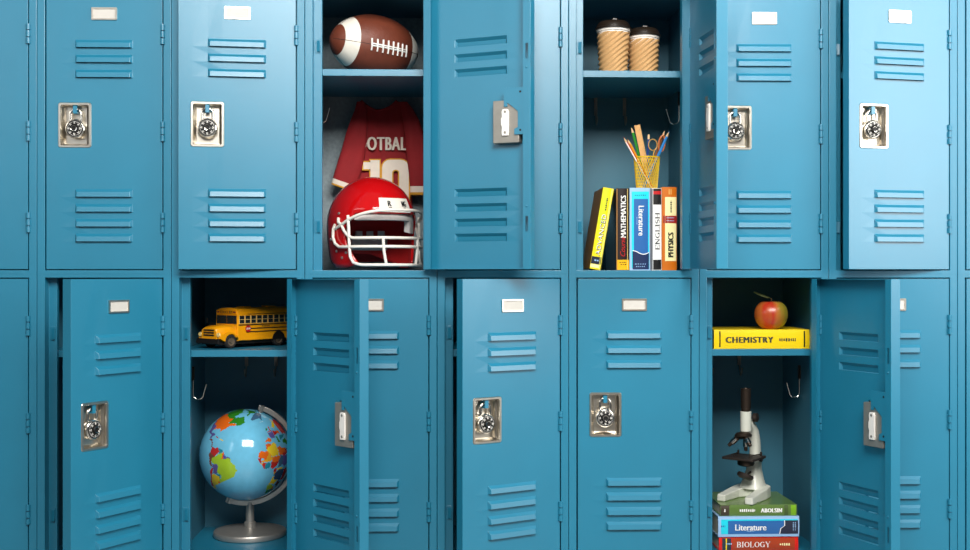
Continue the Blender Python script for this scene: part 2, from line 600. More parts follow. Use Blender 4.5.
proto = {}
lockers = {}
pad0 = None
for tier, c, ang, lab in ROW:
    if tier not in proto:
        proto[tier] = lk = make_locker(tier)
    else:
        lk = copy_tree(proto[tier])
    lk.location = (X0 + P * c, 0, TIER[tier])
    lk['label'], lk['group'] = lab, 'blue metal lockers'
    lockers[tier, c] = lk
    dr = [o for o in bpy.data.objects if o.parent == lk and o.name.startswith('door')][0]
    dr.rotation_euler.z = R(ang)
    if (tier, c) in PAD:
        p = pad0 = make_padlock() if pad0 is None else copy_tree(pad0)
        hx = X0 + P * c - EDGE - .0008
        q = Matrix.Rotation(R(ang), 3, 'Z') @ Vector((-.1990, .0080, .3222))
        p.location = (hx + q.x, q.y, TIER[tier] + q.z)
        p.rotation_euler = (0, 0, R(ang))
        p.scale = (1.1, 1.1, 1.1)
        p['label'] = ('chrome combination ' + PAD[tier, c])
# the football locker has a bare grey sheet at the back
fb = [o for o in bpy.data.objects if o.parent == lockers['up', 3] and o.name.startswith('back_panel')][0]
fb.data = fb.data.copy()
fb.data.materials[0] = M['grey_panel']
fb['label'] = 'bare grey back panel'
for o in [o for o in bpy.data.objects if o.parent == lockers['up', 3] and o.name.startswith('hook')]:
    if o.data.name in back_hooks:                      # the jersey hangs over them
        bpy.data.objects.remove(o)

# the setting
def struct(name, mb, m):
    o = mb.build(name, m)
    o['kind'] = 'structure'
    return o
mb = MB(); mb.box((-4.5, -7, -.05), (4.5, .40, 0)); struct('floor', mb, 'floor_mat')
mb = MB(); mb.box((-4.5, .40, 0), (4.5, .5, 3.2)); struct('wall_back', mb, 'wall_mat')
mb = MB(); mb.box((X0 - P, .012, 0), (X0 + 8 * P, DEPTH, TIER['low'] - .0217)); struct('trim_1', mb, 'paint')
#PART2
# ================================================================== BOOKS
PAGE = mk('paper_edge', (232, 222, 196), rough=.8, var=.08, scale=200)


def gloss(name, rgb, rough=.3, **k):
    return mk(name, rgb, rough=rough, coat=.25, var=k.pop('var', .02), **k)


def book(t, h, d, label, group, loc, rot, cover, side, prints, round_=0.0):
    """a hardback: spine in the plane y = 0 looking towards -y, upright along z; prints(mb, mats) draws on the spine.
    The cover is one mesh (spine, two boards and what is printed on the spine); the block of pages is its own part."""
    root = thing('textbook', label, 'book', loc, 0, group)
    root.rotation_euler = rot
    mats = [cover, side]
    mb = MB()
    b = .0028
    nseg = 6
    outer = []
    for i in range(nseg + 1):                          # gently rounded spine
        a = -1 + 2 * i / nseg
        outer.append((a * t / 2, .0022 * a * a))
    poly = outer + [(t / 2 - b, .006), (-t / 2 + b, .006)]
    mb.prism(poly, h, lambda u, v, w: (u, v, w), 0)
    for s_ in (-1, 1):
        x0, x1 = sorted((s_ * t / 2, s_ * (t / 2 - b)))
        mb.box((x0, .0022, 0), (x1, d, h), 1)
    yy = lambda x: .0022 * (2 * x / t) ** 2 - .0003

    def area_(x0, x1, z0, z1, m, lift=0.):
        if m not in mats:
            mats.append(m)
        k = mats.index(m)
        n = 5
        vs = []
        for i in range(n):
            x = x0 + (x1 - x0) * i / (n - 1)
            vs += [(x, yy(x) - lift, z0), (x, yy(x) - lift, z1)]
        mb.add(vs, [(2 * i, 2 * i + 2, 2 * i + 3, 2 * i + 1) for i in range(n - 1)], k)

    def poly_(lo, hi, m, lift=.0001):
        """band between two lines of (x, z) points"""
        if m not in mats:
            mats.append(m)
        n = len(lo)
        mb.add([(x, yy(x) - lift, z) for x, z in list(lo) + list(hi)], [(i, i + 1, n + i + 1, n + i) for i in range(n - 1)], mats.index(m))

    def text_(txt, x, z, w, hgt, m, up=True, tiny=None, **k):
        """w along the reading direction, hgt across; up: reads from the foot to the head of the spine"""
        if m not in mats:
            mats.append(m)
        if up == 'level':
            fn = lambda u, v: (x + u, yy(x + u) - .0004, z + v)
        elif up:
            fn = lambda u, v: (x - v, yy(x - v) - .0004, z + u)
        else:
            fn = lambda u, v: (x + v, yy(x + v) - .0004, z - u)
        if tiny:
            scribble(mb, fn, mats.index(m), w, hgt, tiny, len(label))
        else:
            write(mb, txt, fn, mats.index(m), w, hgt, **k)
    prints(area_, poly_, text_)
    mb.build('cover', mats, root, weld=1)
    mb = MB()
    mb.box((-t / 2 + b, .006, .0025), (t / 2 - b, d - .004, h - .0025))
    mb.build('pages', 'paper_edge', root)
    return root


gloss('book_yellow', (246, 224, 20)); gloss('book_lime', (214, 226, 22)); mk('book_brown', (168, 116, 48), rough=.5); gloss('book_navy', (28, 36, 58))
gloss('book_dark', (40, 28, 27)); gloss('book_white', (244, 243, 240)); gloss('book_red', (196, 24, 26)); gloss('book_amber', (252, 186, 16))
gloss('book_lightblue', (158, 196, 236)); gloss('book_cyan', (30, 214, 236)); gloss('book_blue', (44, 104, 172)); gloss('book_midnight', (32, 48, 88))
gloss('book_black', (24, 21, 21)); gloss('book_orange', (206, 108, 14)); gloss('book_cream', (250, 238, 176)); gloss('book_crimson', (158, 22, 18))
mk('book_grey', (112, 118, 128), rough=.5); gloss('book_gold', (250, 212, 20)); mk('print_grey', (58, 62, 40), rough=.6); mk('print_gold', (232, 206, 120), rough=.5)
gloss('book_green', (92, 122, 56)); gloss('book_leaf', (124, 176, 34)); mk('book_olive', (70, 92, 44), rough=.5); mk('book_umber', (64, 56, 42), rough=.5)
gloss('book_rust', (176, 62, 26)); gloss('book_scarlet', (224, 32, 22)); gloss('book_slate', (44, 56, 68)); mk('book_violet', (40, 44, 66), rough=.5)

FLOOR_UP, FLOOR_LOW = TIER['up'] - .0019, TIER['low'] - .0019
SG = 'textbooks standing in the upper locker'
YB = .047


def xpx(px, Y=YB, py=230):
    return at(px, py, Y).x


def stand(x0, x1, top, d, label, cover, side, prints, y=YB):
    X0_, X1_ = xpx(x0, y), xpx(x1, y)
    h = at(x0, top, y).z - FLOOR_UP
    return book(X1_ - X0_ - .0006, h, d, label, SG, ((X0_ + X1_) / 2, y, FLOOR_UP), (0, 0, 0), cover, side, prints(X1_ - X0_, h))


def p_math(t, h):
    def f(A, Pn, T):
        A(-t * .5, -t * .43, .001, h - .001, 'book_brown')
        A(t * .34, t * .38, .001, h - .001, 'print_gold')
        A(-t * .44, t * .5, .001, h * .127, 'book_amber', .0001)
        T('', 0, h * .095, t * .55, .0020, 'book_black', 'level', tiny=4); T('', 0.001, h * .07, t * .45, .0020, 'book_black', 'level', tiny=3)
        T('MATHEMATICS', t * .03, h * .655, h * .51, t * .40, 'book_white', True, bold=.035)
        T('Course', -t * .03, h * .29, h * .24, t * .40, 'book_red', True, shear=.4)
    return f


def p_lit(t, h):
    def f(A, Pn, T):
        A(t * .44, t * .5, .001, h - .001, 'book_grey')
        A(-t * .40, t * .40, h * .03, h * .955, 'book_cyan')
        A(-t * .30, t * .40, .002, h * .865, 'book_blue', .0001)
        A(t * .36, t * .41, .002, h * .865, 'book_cyan', .00015)
        w = [(-.36 + .76 * i / 12, .215 + .022 * math.cos(PI * i / 8)) for i in range(13)]
        Pn([(t * a, .002) for a, b in w], [(t * a, h * b) for a, b in w], 'book_midnight', .0002)
        Pn([(t * a, h * (b - .004)) for a, b in w], [(t * a, h * (b + .006)) for a, b in w], 'book_white', .0003)
        T('', 0, h * .91, t * .5, .0020, 'book_midnight', 'level', tiny=5)
        T('Literature', t * .04, h * .60, h * .36, t * .26, 'book_white', False, bold=.02)
        T('', -t * .16, h * .60, h * .09, .0022, 'book_lightblue', False, tiny=5)
        T('', 0, h * .075, t * .5, .0022, 'book_lightblue', 'level', tiny=4); T('', 0, h * .045, t * .4, .0022, 'book_lightblue', 'level', tiny=4)
    return f


def p_eng(t, h):
    def f(A, Pn, T):
        A(-t * .5, -t * .38, .001, h - .001, 'book_grey')
        A(-t * .34, t * .45, h * .80, h - .001, 'book_black', .0001)
        A(-t * .34, t * .45, h * .925, h * .965, 'book_red', .0002)
        A(-t * .34, t * .45, .001, h * .128, 'book_black', .0001)
        T('ENGLISH', t * .07, h * .475, h * .45, t * .44, 'book_black', True, serif=True)
    return f


def p_phy(t, h):
    def f(A, Pn, T):
        A(-t * .30, t * .46, h * .11, h * .88, 'book_cream')
        A(-t * .42, t * .5, h * .565, h * .655, 'book_crimson', .0001)
        for x in (-.03, .10):
            A(t * (x - .02), t * (x + .02), h * .91, h * .975, 'print_gold', .0001)
        T('', t * .1, h * .765, h * .14, .0046, 'print_grey', True, tiny=6)
        T('', 0.002, h * .63, t * .5, .0024, 'book_lightblue', 'level', tiny=5); T('', 0.002, h * .595, t * .5, .0024, 'book_lightblue', 'level', tiny=5)
        T('PHYSICS', t * .08, h * .305, h * .29, t * .36, 'book_black', True, bold=.06, space=1.1)
    return f


def p_yel(t, h):
    def f(A, Pn, T):
        A(-t * .48, t * .10, h * .55, h * .985, 'book_lime', .0001)
        A(t * .30, t * .45, .001, h - .001, 'print_pale', .0001)
        A(-t * .48, t * .42, h * .065, h * .155, 'book_navy', .0002)
        A(-t * .48, t * .42, h * .02, h * .06, 'book_cream', .0001)
        T('', t * .05, h * .80, h * .15, .0040, 'print_grey', True, tiny=7)
        T('', 0, h * .11, t * .4, .004, 'book_lightblue', 'level', tiny=2)
        T('ADVANCED', t * .05, h * .42, h * .50, t * .42, 'print_grey', True, bold=.0)
        T('ADVANCED', t * .00, h * .425, h * .50, t * .40, 'book_white', True, bold=.0)
    return f


gloss('print_pale', (250, 240, 120))
stand(616.6, 629.3, 188.3, .20, 'dark brown standing textbook titled MATHEMATICS in white', 'book_dark', 'book_dark', p_math, YB + .004)
lit_up = stand(629.6, 651.2, 187.8, .205, 'wide blue standing textbook titled Literature', 'book_lightblue', 'book_grey', p_lit)
stand(651.6, 661.8, 188.2, .20, 'thin white standing textbook titled ENGLISH', 'book_white', 'book_grey', p_eng, YB + .003)
stand(662.1, 677.0, 187.0, .21, 'orange standing textbook titled PHYSICS', 'book_orange', 'book_orange', p_phy)
# the leaning one: its foot stands on the lower right corner, its head rests on the dark book
t, lean = .0255, R(9.6)
xr = xpx(600.3)
h = .195
bk = book(t, h, .17, 'yellow textbook leaning beside the dark mathematics book', SG, (0, 0, 0), (0, lean, 0), 'book_yellow', 'book_brown', p_yel(t, h))
bk.location = (xr - t / 2 * math.cos(lean), YB, FLOOR_UP + t / 2 * math.sin(lean))

# ------------------------------------------------------------------ lying books
BG = 'textbooks stacked under the microscope'
LAY = (0, PI / 2, 0)


def lay(px0, px1, pz0, pz1, y, d, label, cover, side, prints, group=None):
    """spine to the front, foot of the spine on the left"""
    a, b = at(px0, pz1, y), at(px1, pz0, y)
    t, h = b.z - a.z, b.x - a.x
    return book(t, h, d, label, group, (a.x, y, (a.z + b.z) / 2), LAY, cover, side, prints(t, h)), a.z, b.z


def p_chem(t, h):
    def f(A, Pn, T):
        A(-t * .42, t * .42, h * .055, h * .068, 'book_black', .0001)
        A(-t * .42, t * .42, h * .938, h * .952, 'book_black', .0001)
        T('CHEMISTRY', t * .03, h * .37, h * .49, t * .31, 'print_grey', True, bold=.06, space=1.15)
        T('', t * .03, h * .77, h * .18, t * .18, 'print_grey', True, tiny=8)
    return f


def p_green(t, h):
    def f(A, Pn, T):
        A(-t * .46, t * .46, .001, h * .115, 'book_umber', .0001)
        A(-t * .46, t * .46, h * .835, h * .885, 'book_olive', .0001)
        A(-t * .46, t * .46, h * .92, h * .985, 'book_leaf', .0001)
        Pn([(-t * .46, h * .10), (t * .46, h * .10)], [(-t * .46, h * .13), (t * .46, h * .105)], 'book_umber', .0002)
        T('', 0, h * .06, .004, .010, 'book_white', True, tiny=1)
        T('', 0, h * .35, h * .20, t * .30, 'book_white', True, tiny=8)
        T('ABOLSIN', 0, h * .665, h * .27, t * .36, 'book_white', True, bold=.06, space=1.12)
    return f


def p_lit2(t, h):
    def f(A, Pn, T):
        A(-t * .36, t * .36, h * .035, h * .12, 'book_cyan')
        A(-t * .30, t * .36, h * .12, h * .98, 'book_blue')
        A(-t * .36, -t * .29, h * .035, h * .98, 'book_cyan', .0001)
        w = [(-.30, .82), (-.05, .82), (.10, .77), (.36, .76)]
        Pn([(t * a, h * b) for a, b in w], [(t * a, h * .985) for a, b in w], 'book_violet', .0002)
        Pn([(t * a, h * (b - .006)) for a, b in w], [(t * a, h * (b + .004)) for a, b in w], 'book_white', .0003)
        T('Literature', t * .03, h * .40, h * .38, t * .30, 'book_white', True, bold=.025)
        T('', t * .22, h * .40, h * .10, .0022, 'book_lightblue', True, tiny=5)
        T('', -t * .03, h * .06, .010, .004, 'book_blue', True, tiny=2)
        T('', 0, h * .925, t * .42, .0025, 'book_lightblue', 'level', tiny=5); T('', 0, h * .95, t * .42, .0025, 'book_lightblue', 'level', tiny=5)
    return f


def p_bio(t, h):
    def f(A, Pn, T):
        A(-t * .38, t * .46, h * .04, h * .155, 'book_slate', .0001)
        A(-t * .38, t * .46, h * .085, h * .10, 'book_gold', .0002)
        A(-t * .38, t * .46, h * .165, h * .955, 'book_rust', .0001)
        T('', 0, h * .128, t * .4, .004, 'book_lightblue', True, tiny=4)
        T('BIOLOGY', t * .06, h * .435, h * .42, t * .40, 'book_white', True, serif=True)
        T('', t * .06, h * .83, h * .13, t * .18, 'book_cream', True, tiny=5)
    return f


yl = .056
zA = at(719, 536.2, yl).z
foot_px = 536.2 + (FLOOR_LOW - zA) / (at(719, 537.2, yl).z - zA)
(_, z0, ztop) = lay(719, 798.3, 536.2, foot_px, yl, .165, 'red textbook titled BIOLOGY, lowest in the stack under the microscope', 'book_scarlet', 'book_scarlet', p_bio, BG)
bio = _
bio_floor = FLOOR_LOW
dz = bio_floor - z0
bio.location.z += dz
(b2, z2, z2t) = lay(718.3, 799.3, 515.3, 536.2, yl - .004, .17, 'blue textbook titled Literature lying in the stack under the microscope', 'book_lightblue', 'book_lightblue', p_lit2, BG)
(b3, z3, z3t) = lay(720.5, 797.0, 503.6, 515.3, yl + .002, .172, 'green textbook on top of the stack, the microscope standing on it', 'book_green', 'book_green', p_green, BG)
b2.location.z += ztop + dz - z2
b3.location.z += ztop + dz + (z2t - z2) - z3
Z_GREEN = ztop + dz + (z2t - z2) + (z3t - z3)
SH_LOW, SH_UP = TIER['low'] + .4794, TIER['up'] + .4694
(ch, z0, z1) = lay(714.6, 810.2, 329.2, 348.4, .050, .165, 'thick yellow textbook titled CHEMISTRY lying under the apple', 'book_gold', 'book_gold', p_chem)
ch.location.z += SH_LOW - z0
ch.location.x -= .0012
Z_CHEM = SH_LOW + z1 - z0
# ------------------------------------------------------------------ apple
m = bpy.data.materials.new('apple_skin'); M['apple_skin'] = m; m.use_nodes = True
n, l = m.node_tree.nodes, m.node_tree.links
tc = n.new('ShaderNodeTexCoord'); nz = n.new('ShaderNodeTexNoise'); nz.inputs['Scale'].default_value = 30
mp = n.new('ShaderNodeMapping'); mp.inputs['Scale'].default_value = (1, 1, .25)
sx = n.new('ShaderNodeSeparateXYZ'); ad = n.new('ShaderNodeMath'); ad.operation = 'MULTIPLY_ADD'; ad2 = n.new('ShaderNodeMath'); ad2.operation = 'MULTIPLY_ADD'
rp = n.new('ShaderNodeValToRGB')
l.new(tc.outputs['Object'], mp.inputs[0]); l.new(mp.outputs[0], nz.inputs['Vector']); l.new(tc.outputs['Object'], sx.inputs[0])
l.new(sx.outputs['X'], ad.inputs[0]); ad.inputs[1].default_value = 8.0; ad.inputs[2].default_value = .02
l.new(nz.outputs['Fac'], ad2.inputs[0]); ad2.inputs[1].default_value = .85; l.new(ad.outputs[0], ad2.inputs[2]); l.new(ad2.outputs[0], rp.inputs[0])
for i, (p_, c) in enumerate(((.15, (172, 88, 36)), (.34, (172, 42, 26)), (.50, (176, 96, 42)), (.72, (134, 124, 38)))):
    e = rp.color_ramp.elements[i] if i < 2 else rp.color_ramp.elements.new(p_)
    e.position = p_; e.color = [lin(v) for v in c] + [1]
b = n['Principled BSDF']; l.new(rp.outputs[0], b.inputs['Base Color']); b.inputs['Roughness'].default_value = .28
ax, ay = at(771, 311, .088), .088
ar = .0395
ap = thing('apple', 'red and green apple with a leaf, on the yellow chemistry book', 'apple', (ax.x, ay, Z_CHEM))
mb = MB()
prof = []
for i in range(33):
    a = -PI / 2 + PI * i / 32
    r = ar * math.cos(a) ** .82 * (1 + .06 * math.sin(a))
    z = .0365 * math.sin(a)
    q = math.exp(-(r / .0125) ** 2)
    z += -q * .011 if a > 0 else q * .005
    prof.append((max(r, 0), z + .0365))
zmin = min(p_[1] for p_ in prof)
prof = [(r, z - zmin) for r, z in prof]
mb.lathe(prof, 40)
mb.v = [(x * (1 + .025 * math.cos(5 * math.atan2(y, x)) * (1 - z / .07)), y * (1 + .02 * math.cos(5 * math.atan2(y, x))), z) for x, y, z in mb.v]
mb.build('flesh', 'apple_skin', ap, smooth=80)
mk('stem_brown', (84, 66, 38), rough=.7); mk('leaf_green', (106, 112, 66), rough=.5)
mb = MB(); mb.tube([(0, 0, .052), (.001, 0, .064), (.0005, -.001, .0745)], [.0016, .0013, .0017]); mb.build('stem', 'stem_brown', ap, smooth=50)
mb = MB()
vs, fs = [], []
for i in range(13):
    u = i / 12
    w = .0068 * math.sin(PI * u) ** .7
    x, z = -.002 - .040 * u, .0725 + .0165 * u ** .8 - .001 * u
    vs += [(x, -w - .001, z - .004 * math.sin(PI * u)), (x, 0, z), (x, w, z + .002)]
for i in range(12):
    for k in range(2):
        fs.append((3 * i + k, 3 * i + 3 + k, 3 * i + 4 + k, 3 * i + 1 + k))
mb.add(vs, fs); mb.build('leaf', 'leaf_green', ap, smooth=80, solid=.0008)

# ================================================================== PAPER CUPS
mk('kraft', (196, 154, 102), rough=.75, var=.06, scale=90)
mk('lid_brown', (36, 28, 21), rough=.32, var=.04)
mk('cup_white', (236, 230, 222), rough=.5)


def paper_cup(px, pb, wb, pt, wt, y, label):
    base = at(px, 71, y)
    s_ = (at(px + 50, 71, y).x - base.x) / 50
    h = at(px, pt, y).z - SH_UP
    rb, rt = wb * s_ / 2, wt * s_ / 2
    root = thing('paper_cup', label, 'cup', (base.x, y, SH_UP), 0, 'paper coffee cups on the shelf')
    rad = lambda z: rb + (rt - rb) * z / h
    mb = MB()
    mb.lathe([(rb - .002, .0), (rb - .002, .004), (rt - .0012, h + .002), (rt + .0012, h + .0025), (rt + .0016, h + .0080), (rt - .001, h + .0090)], 48)
    mb.build('cup_body', 'cup_white', root, smooth=40)
    mb = MB()
    nz_, na = 90, 96
    vs, fs = [], []
    for i in range(nz_ + 1):
        z = .002 + (h - .0015 - .002) * i / nz_
        for j in range(na):
            a = 2 * PI * j / na
            q = (math.cos(a + .25) + 1) / 2
            wv = math.sin(2 * PI * (z - .050 * q ** 1.6) / .0125)
            r = rad(z) + .0015 * wv
            vs.append((r * math.cos(a), r * math.sin(a), z))
    for i in range(nz_):
        for j in range(na):
            fs.append((i * na + j, i * na + (j + 1) % na, (i + 1) * na + (j + 1) % na, (i + 1) * na + j))
    mb.add(vs, fs); mb.build('ripple_sleeve', 'kraft', root, smooth=80)
    mb = MB()
    z = h + .0085
    mb.lathe([(rt - .002, z - .001), (rt + .0046, z - .001), (rt + .0050, z + .003), (rt + .0018, z + .0045), (rt + .0005, z + .010), (rt - .0035, z + .0165),
              (rt - .0065, z + .0185), (rt - .0085, z + .0160), (0, z + .0150)], 48)
    mb.build('lid', 'lid_brown', root, smooth=35)
    mb = MB()
    mb.prism(rr(-.007, .007, -.004, .004, .003), .0085, lambda u, v, w: (u, -rt + .0145 + v, z + .0145 + w))
    mb.build('sip_spout', 'lid_brown', root, bevel=.001)
    return root


paper_cup(613.3, 71, 27.0, 33.5, 32.2, .115, 'taller ripple paper coffee cup with dark lid, left one on the shelf')
paper_cup(643.5, 71, 28.0, 40.5, 30.5, .150, 'shorter ripple paper coffee cup, standing behind the taller cup')

# ================================================================== PENCIL HOLDER
ph = mat('yellow_mesh', (226, 188, 14), rough=.4, var=.05)
M['yellow_mesh'] = ph
YH = .120
HB = lit_up.location.z + (at(640, 187.8, YB).z - FLOOR_UP)
hc = at(646.8, 188, YH)
hx = hc.x
hh = at(646.8, 157.2, YH).z - HB
rt_, rb_ = .0310, .0245
hold = thing('pencil_holder', 'yellow wire mesh pencil holder standing on the row of textbooks', 'pencil holder', (hx, YH, HB))
mb = MB()
nst = 30
for dirn in (1, -1):
    for k in range(nst):                               # woven from two sets of slanting wires
        pts = []
        for i in range(9):
            u = i / 8
            a = 2 * PI * k / nst + dirn * u * 1.1
            r = rb_ + (rt_ - rb_) * u + .0003 * dirn
            pts.append((r * math.cos(a), r * math.sin(a), .001 + (hh - .002) * u))
        mb.tube(pts, .00075, n=5)
mb.build('wire_mesh', 'yellow_mesh', hold, smooth=60, weld=False)
for r, z, nm in ((rt_, hh - .001, 'rim'), (rb_, .0015, 'base_ring')):
    mb = MB(); mb.tube([(r * math.cos(2 * PI * i / 40), r * math.sin(2 * PI * i / 40), z) for i in range(40)], .0015, closed=True)
    if nm == 'base_ring':
        mb.lathe([(rb_, .0003), (rb_, .0012)], 32)
    mb.build(nm, 'yellow_mesh', hold, smooth=50)

mk('wood_tip', (226, 190, 140), rough=.6); mk('ruler_wood', (206, 156, 92), rough=.6, var=.12, scale=80); mk('graphite', (40, 38, 38), rough=.5)
PG = 'pencils in the yellow holder'


def from_holder(px, py, depth=0.):
    """tip of a stick seen at that pixel, in the holder's plane shifted by depth"""
    return at(px, py, YH + depth)


def stick(name, label, cat, tip, foot, r, rgb, kind='pencil', group=PG, stripe=None):
    tip, foot = Vector(tip), Vector(foot)
    d = (tip - foot)
    L = d.length
    root = thing(name, label, cat, foot, 0, group)
    root.rotation_mode = 'QUATERNION'
    root.rotation_quaternion = d.to_track_quat('Z', 'Y')
    cm = 'coat_%d_%d_%d' % rgb
    if cm not in M:
        gloss(cm, rgb, rough=.35)
    tl = r * 4.5
    mb = MB(); mb.lathe([(r, 0), (r, L - tl)], 6)
    mb.m = [1 if stripe and i % 2 else 0 for i in range(len(mb.m))]
    mb.build('barrel', [cm, stripe or cm], root)
    if kind == 'pencil':
        mb = MB(); mb.lathe([(r, L - tl), (r * .25, L - tl * .25)], 12); mb.build('sharpened_wood', 'wood_tip', root, smooth=60)
        mb = MB(); mb.lathe([(r * .25, L - tl * .25), (.0001, L)], 8); mb.build('lead', cm, root, smooth=60)
    else:
        mb = MB(); mb.lathe([(r * .9, L - tl), (r, L - tl * .9), (r, L - .001), (r * .7, L)], 12); mb.build('end_cap', 'wood_tip', root, smooth=40)
    return root


def foot_at(fx, fy):
    return (hx + fx, YH + fy, HB + .003)


stick('pencil', 'red and white striped pencil leaning out to the left of the yellow holder', 'pencil', from_holder(623.5, 137, -.014), foot_at(.012, -.008), .0030, (206, 44, 36), stripe='white')
stick('pencil', 'yellow-orange pencil between the red and the green pencil', 'pencil', from_holder(627.5, 139, -.004), foot_at(.016, .002), .0028, (226, 150, 36))
stick('pencil', 'green pencil left of the wooden ruler in the holder', 'pencil', from_holder(631.2, 126.5, .006), foot_at(.004, .010), .0034, (44, 138, 46))
stick('pen', 'dark blue pen with a pale end standing in the holder', 'pen', from_holder(648.8, 134.5, .004), foot_at(-.002, .006), .0026, (40, 70, 140), 'pen')
stick('pencil', 'bright blue pencil leaning out to the right of the holder', 'pencil', from_holder(669.3, 131, -.004), foot_at(-.010, -.006), .0034, (32, 130, 206))
stick('pencil', 'brown pencil beside the bright blue pencil in the holder', 'pencil', from_holder(665.0, 130, .010), foot_at(-.008, .010), .0028, (150, 92, 50))
# ruler
tipr, footr = from_holder(637.2, 125.0, -.002), Vector(foot_at(.008, 0.))
d = tipr - footr
ru = thing('ruler', 'wooden ruler standing in the yellow holder', 'ruler', footr)
ru.rotation_euler = (0, math.atan2(d.x, d.z), 0)
mb = MB(); L = d.length
mb.box((-.0072, -.0010, 0), (.0072, .0010, L))
for i in range(1, int(L / .0025)):
    l_ = .0045 if i % 5 == 0 else .0025
    mb.box((.0072 - l_, -.0012, L - i * .0025 - .00015), (.0072, -.0010, L - i * .0025 + .00015), 1)
mb.build('graduated_strip', ['ruler_wood', 'graphite'], ru)
# scissors: two bows above the rim, blades down in the holder
gloss('bow_gold', (200, 160, 80)); gloss('bow_orange', (196, 110, 50)); mk('blade_steel', (180, 180, 180), rough=.25, metal=1)
sc = thing('scissors', 'pair of scissors with two finger bows, handles up in the yellow holder', 'scissors', foot_at(.0, 0.))
o = Vector(foot_at(0, 0))
c1, c2 = from_holder(652.8, 144.8, -.004) - o, from_holder(661.8, 143.5, -.002) - o
piv = Vector((.010, -.003, .055))
mb = MB()
mb.tube([c1 + Vector((.0105 * math.cos(2 * PI * i / 28), 0, .0135 * math.sin(2 * PI * i / 28))) for i in range(28)], .0012, closed=True)
mb.tube([c1 + Vector((.004, 0, -.0125)), piv], .0016)
mb.build('finger_bow', 'bow_gold', sc, smooth=60)
mb = MB()
q = [c2 + Vector((.0075 * math.cos(2 * PI * i / 28) + .002 * math.sin(2 * PI * i / 28), 0, .0190 * math.sin(2 * PI * i / 28))) for i in range(28)]
mb.tube(q, .0020, closed=True)
mb.tube([c2 + Vector((-.003, 0, -.0185)), piv], .0020)
mb.build('finger_bow', 'bow_orange', sc, smooth=60)['label'] = 'orange finger bow'
for s_ in (-1, 1):
    mb = MB()
    mb.prism([(-.003, .055), (-.001, .002), (.003, .06)], .0012, lambda u, v, w, s_=s_: (piv.x - .004 + u + s_ * .001, piv.y + (w if s_ > 0 else -w), v))
    mb.build('blade', 'blade_steel', sc)
#ENDPART2
#PART3
# ================================================================== AMERICAN FOOTBALL
mk('pigskin', (106, 50, 32), rough=.5, var=.12, scale=40, bump=.7, bscale=420)
mk('ball_white', (226, 220, 208), rough=.55, var=.05, bump=.3, bscale=420)
mk('seam_dark', (40, 22, 16), rough=.8)
BA, BB = .122, .0768
c = at(374.5, 44, .170)
fb_ = thing('football', 'brown American football with white stripes on the upper shelf', 'football', (c.x, .170, SH_UP + BB * 1.0))
ax_ = Vector((-math.cos(R(35)), -math.sin(R(35)), .055)).normalized()
fr = Vector((0, -1, -.12)); fr = (fr - ax_ * fr.dot(ax_)).normalized()
lt = ax_.cross(fr)
T_ = Matrix((fr, lt, ax_)).transposed().to_4x4()         # local x = laces, z = left tip
rad = lambda u: BB * max(0, 1 - u * u) ** .60
mb = MB(); mb.T = T_
us = [-1, -.99, -.97, -.94, -.90, -.84, -.78, -.72, -.66, -.60] + [-.5 + .1 * i for i in range(11)] + [.60, .66, .72, .78, .84, .90, .94, .97, .99, 1]
mb.lathe([(rad(u), BA * u) for u in us], 56, [1 if .60 <= abs((us[i] + us[i + 1]) / 2) <= .84 else 0 for i in range(len(us) - 1)])
mb.build('ball', ['pigskin', 'ball_white'], fb_, smooth=80)
mb = MB(); mb.T = T_
for k in range(4):
    a = PI / 2 * k
    mb.tube([((rad(u) - .0002) * math.cos(a), (rad(u) - .0002) * math.sin(a), BA * u) for u in [-.985 + 1.97 * i / 40 for i in range(41)]], .0007, n=6)
mb.build('seams', 'seam_dark', fb_, smooth=60)
mb = MB(); mb.T = T_
for dy in (-.0024, .0024):
    mb.tube([(rad(u) + .0008, dy, BA * u) for u in [-.40 + .80 * i / 16 for i in range(17)]], .0017, n=6)
for i in range(8):
    u = -.40 + .80 * i / 7
    mb.tube([((rad(u) + .0016) * math.cos(a), (rad(u) + .0016) * math.sin(a), BA * u + .0012 * math.sin(a * 8)) for a in [-.20 + .40 * j / 8 for j in range(9)]], .0022, n=6)
mb.build('laces', 'white', fb_, smooth=60)

# ================================================================== JERSEY
mk('jersey_red', (142, 24, 30), rough=.85, var=.08, scale=30, bump=.25, bscale=700)
mk('jersey_white', (226, 214, 200), rough=.85, var=.04); mk('jersey_gold', (206, 148, 44), rough=.85)
JY = .338
jc = at(383, 110, JY)
JS = (at(433, 110, JY).x - jc.x) / 50                  # metres per pixel there
jx = lambda px: (px - 383) * JS
jz = lambda py: (110 - py) * JS
js = thing('jersey', 'dark red football jersey hanging behind the red helmet', 'jersey', (jc.x, JY, jc.z))


def shell(rows, name, mats, mcol=None, parent=js):
    """cloth body lofted through rows of (front points, back points)"""
    mb = MB()
    n = len(rows[0])
    for r in rows:
        mb.v += [tuple(p) for p in r]
    for i in range(len(rows) - 1):
        for j in range(n):
            mb.f.append([i * n + j, i * n + (j + 1) % n, (i + 1) * n + (j + 1) % n, (i + 1) * n + j])
            mb.m.append(mcol[i] if mcol else 0)
    return mb.build(name, mats, parent, smooth=70)


def jfront(s_):                                        # bulge of the chest
    return -.012 * (1 - abs(2 * s_ - 1) ** 5)


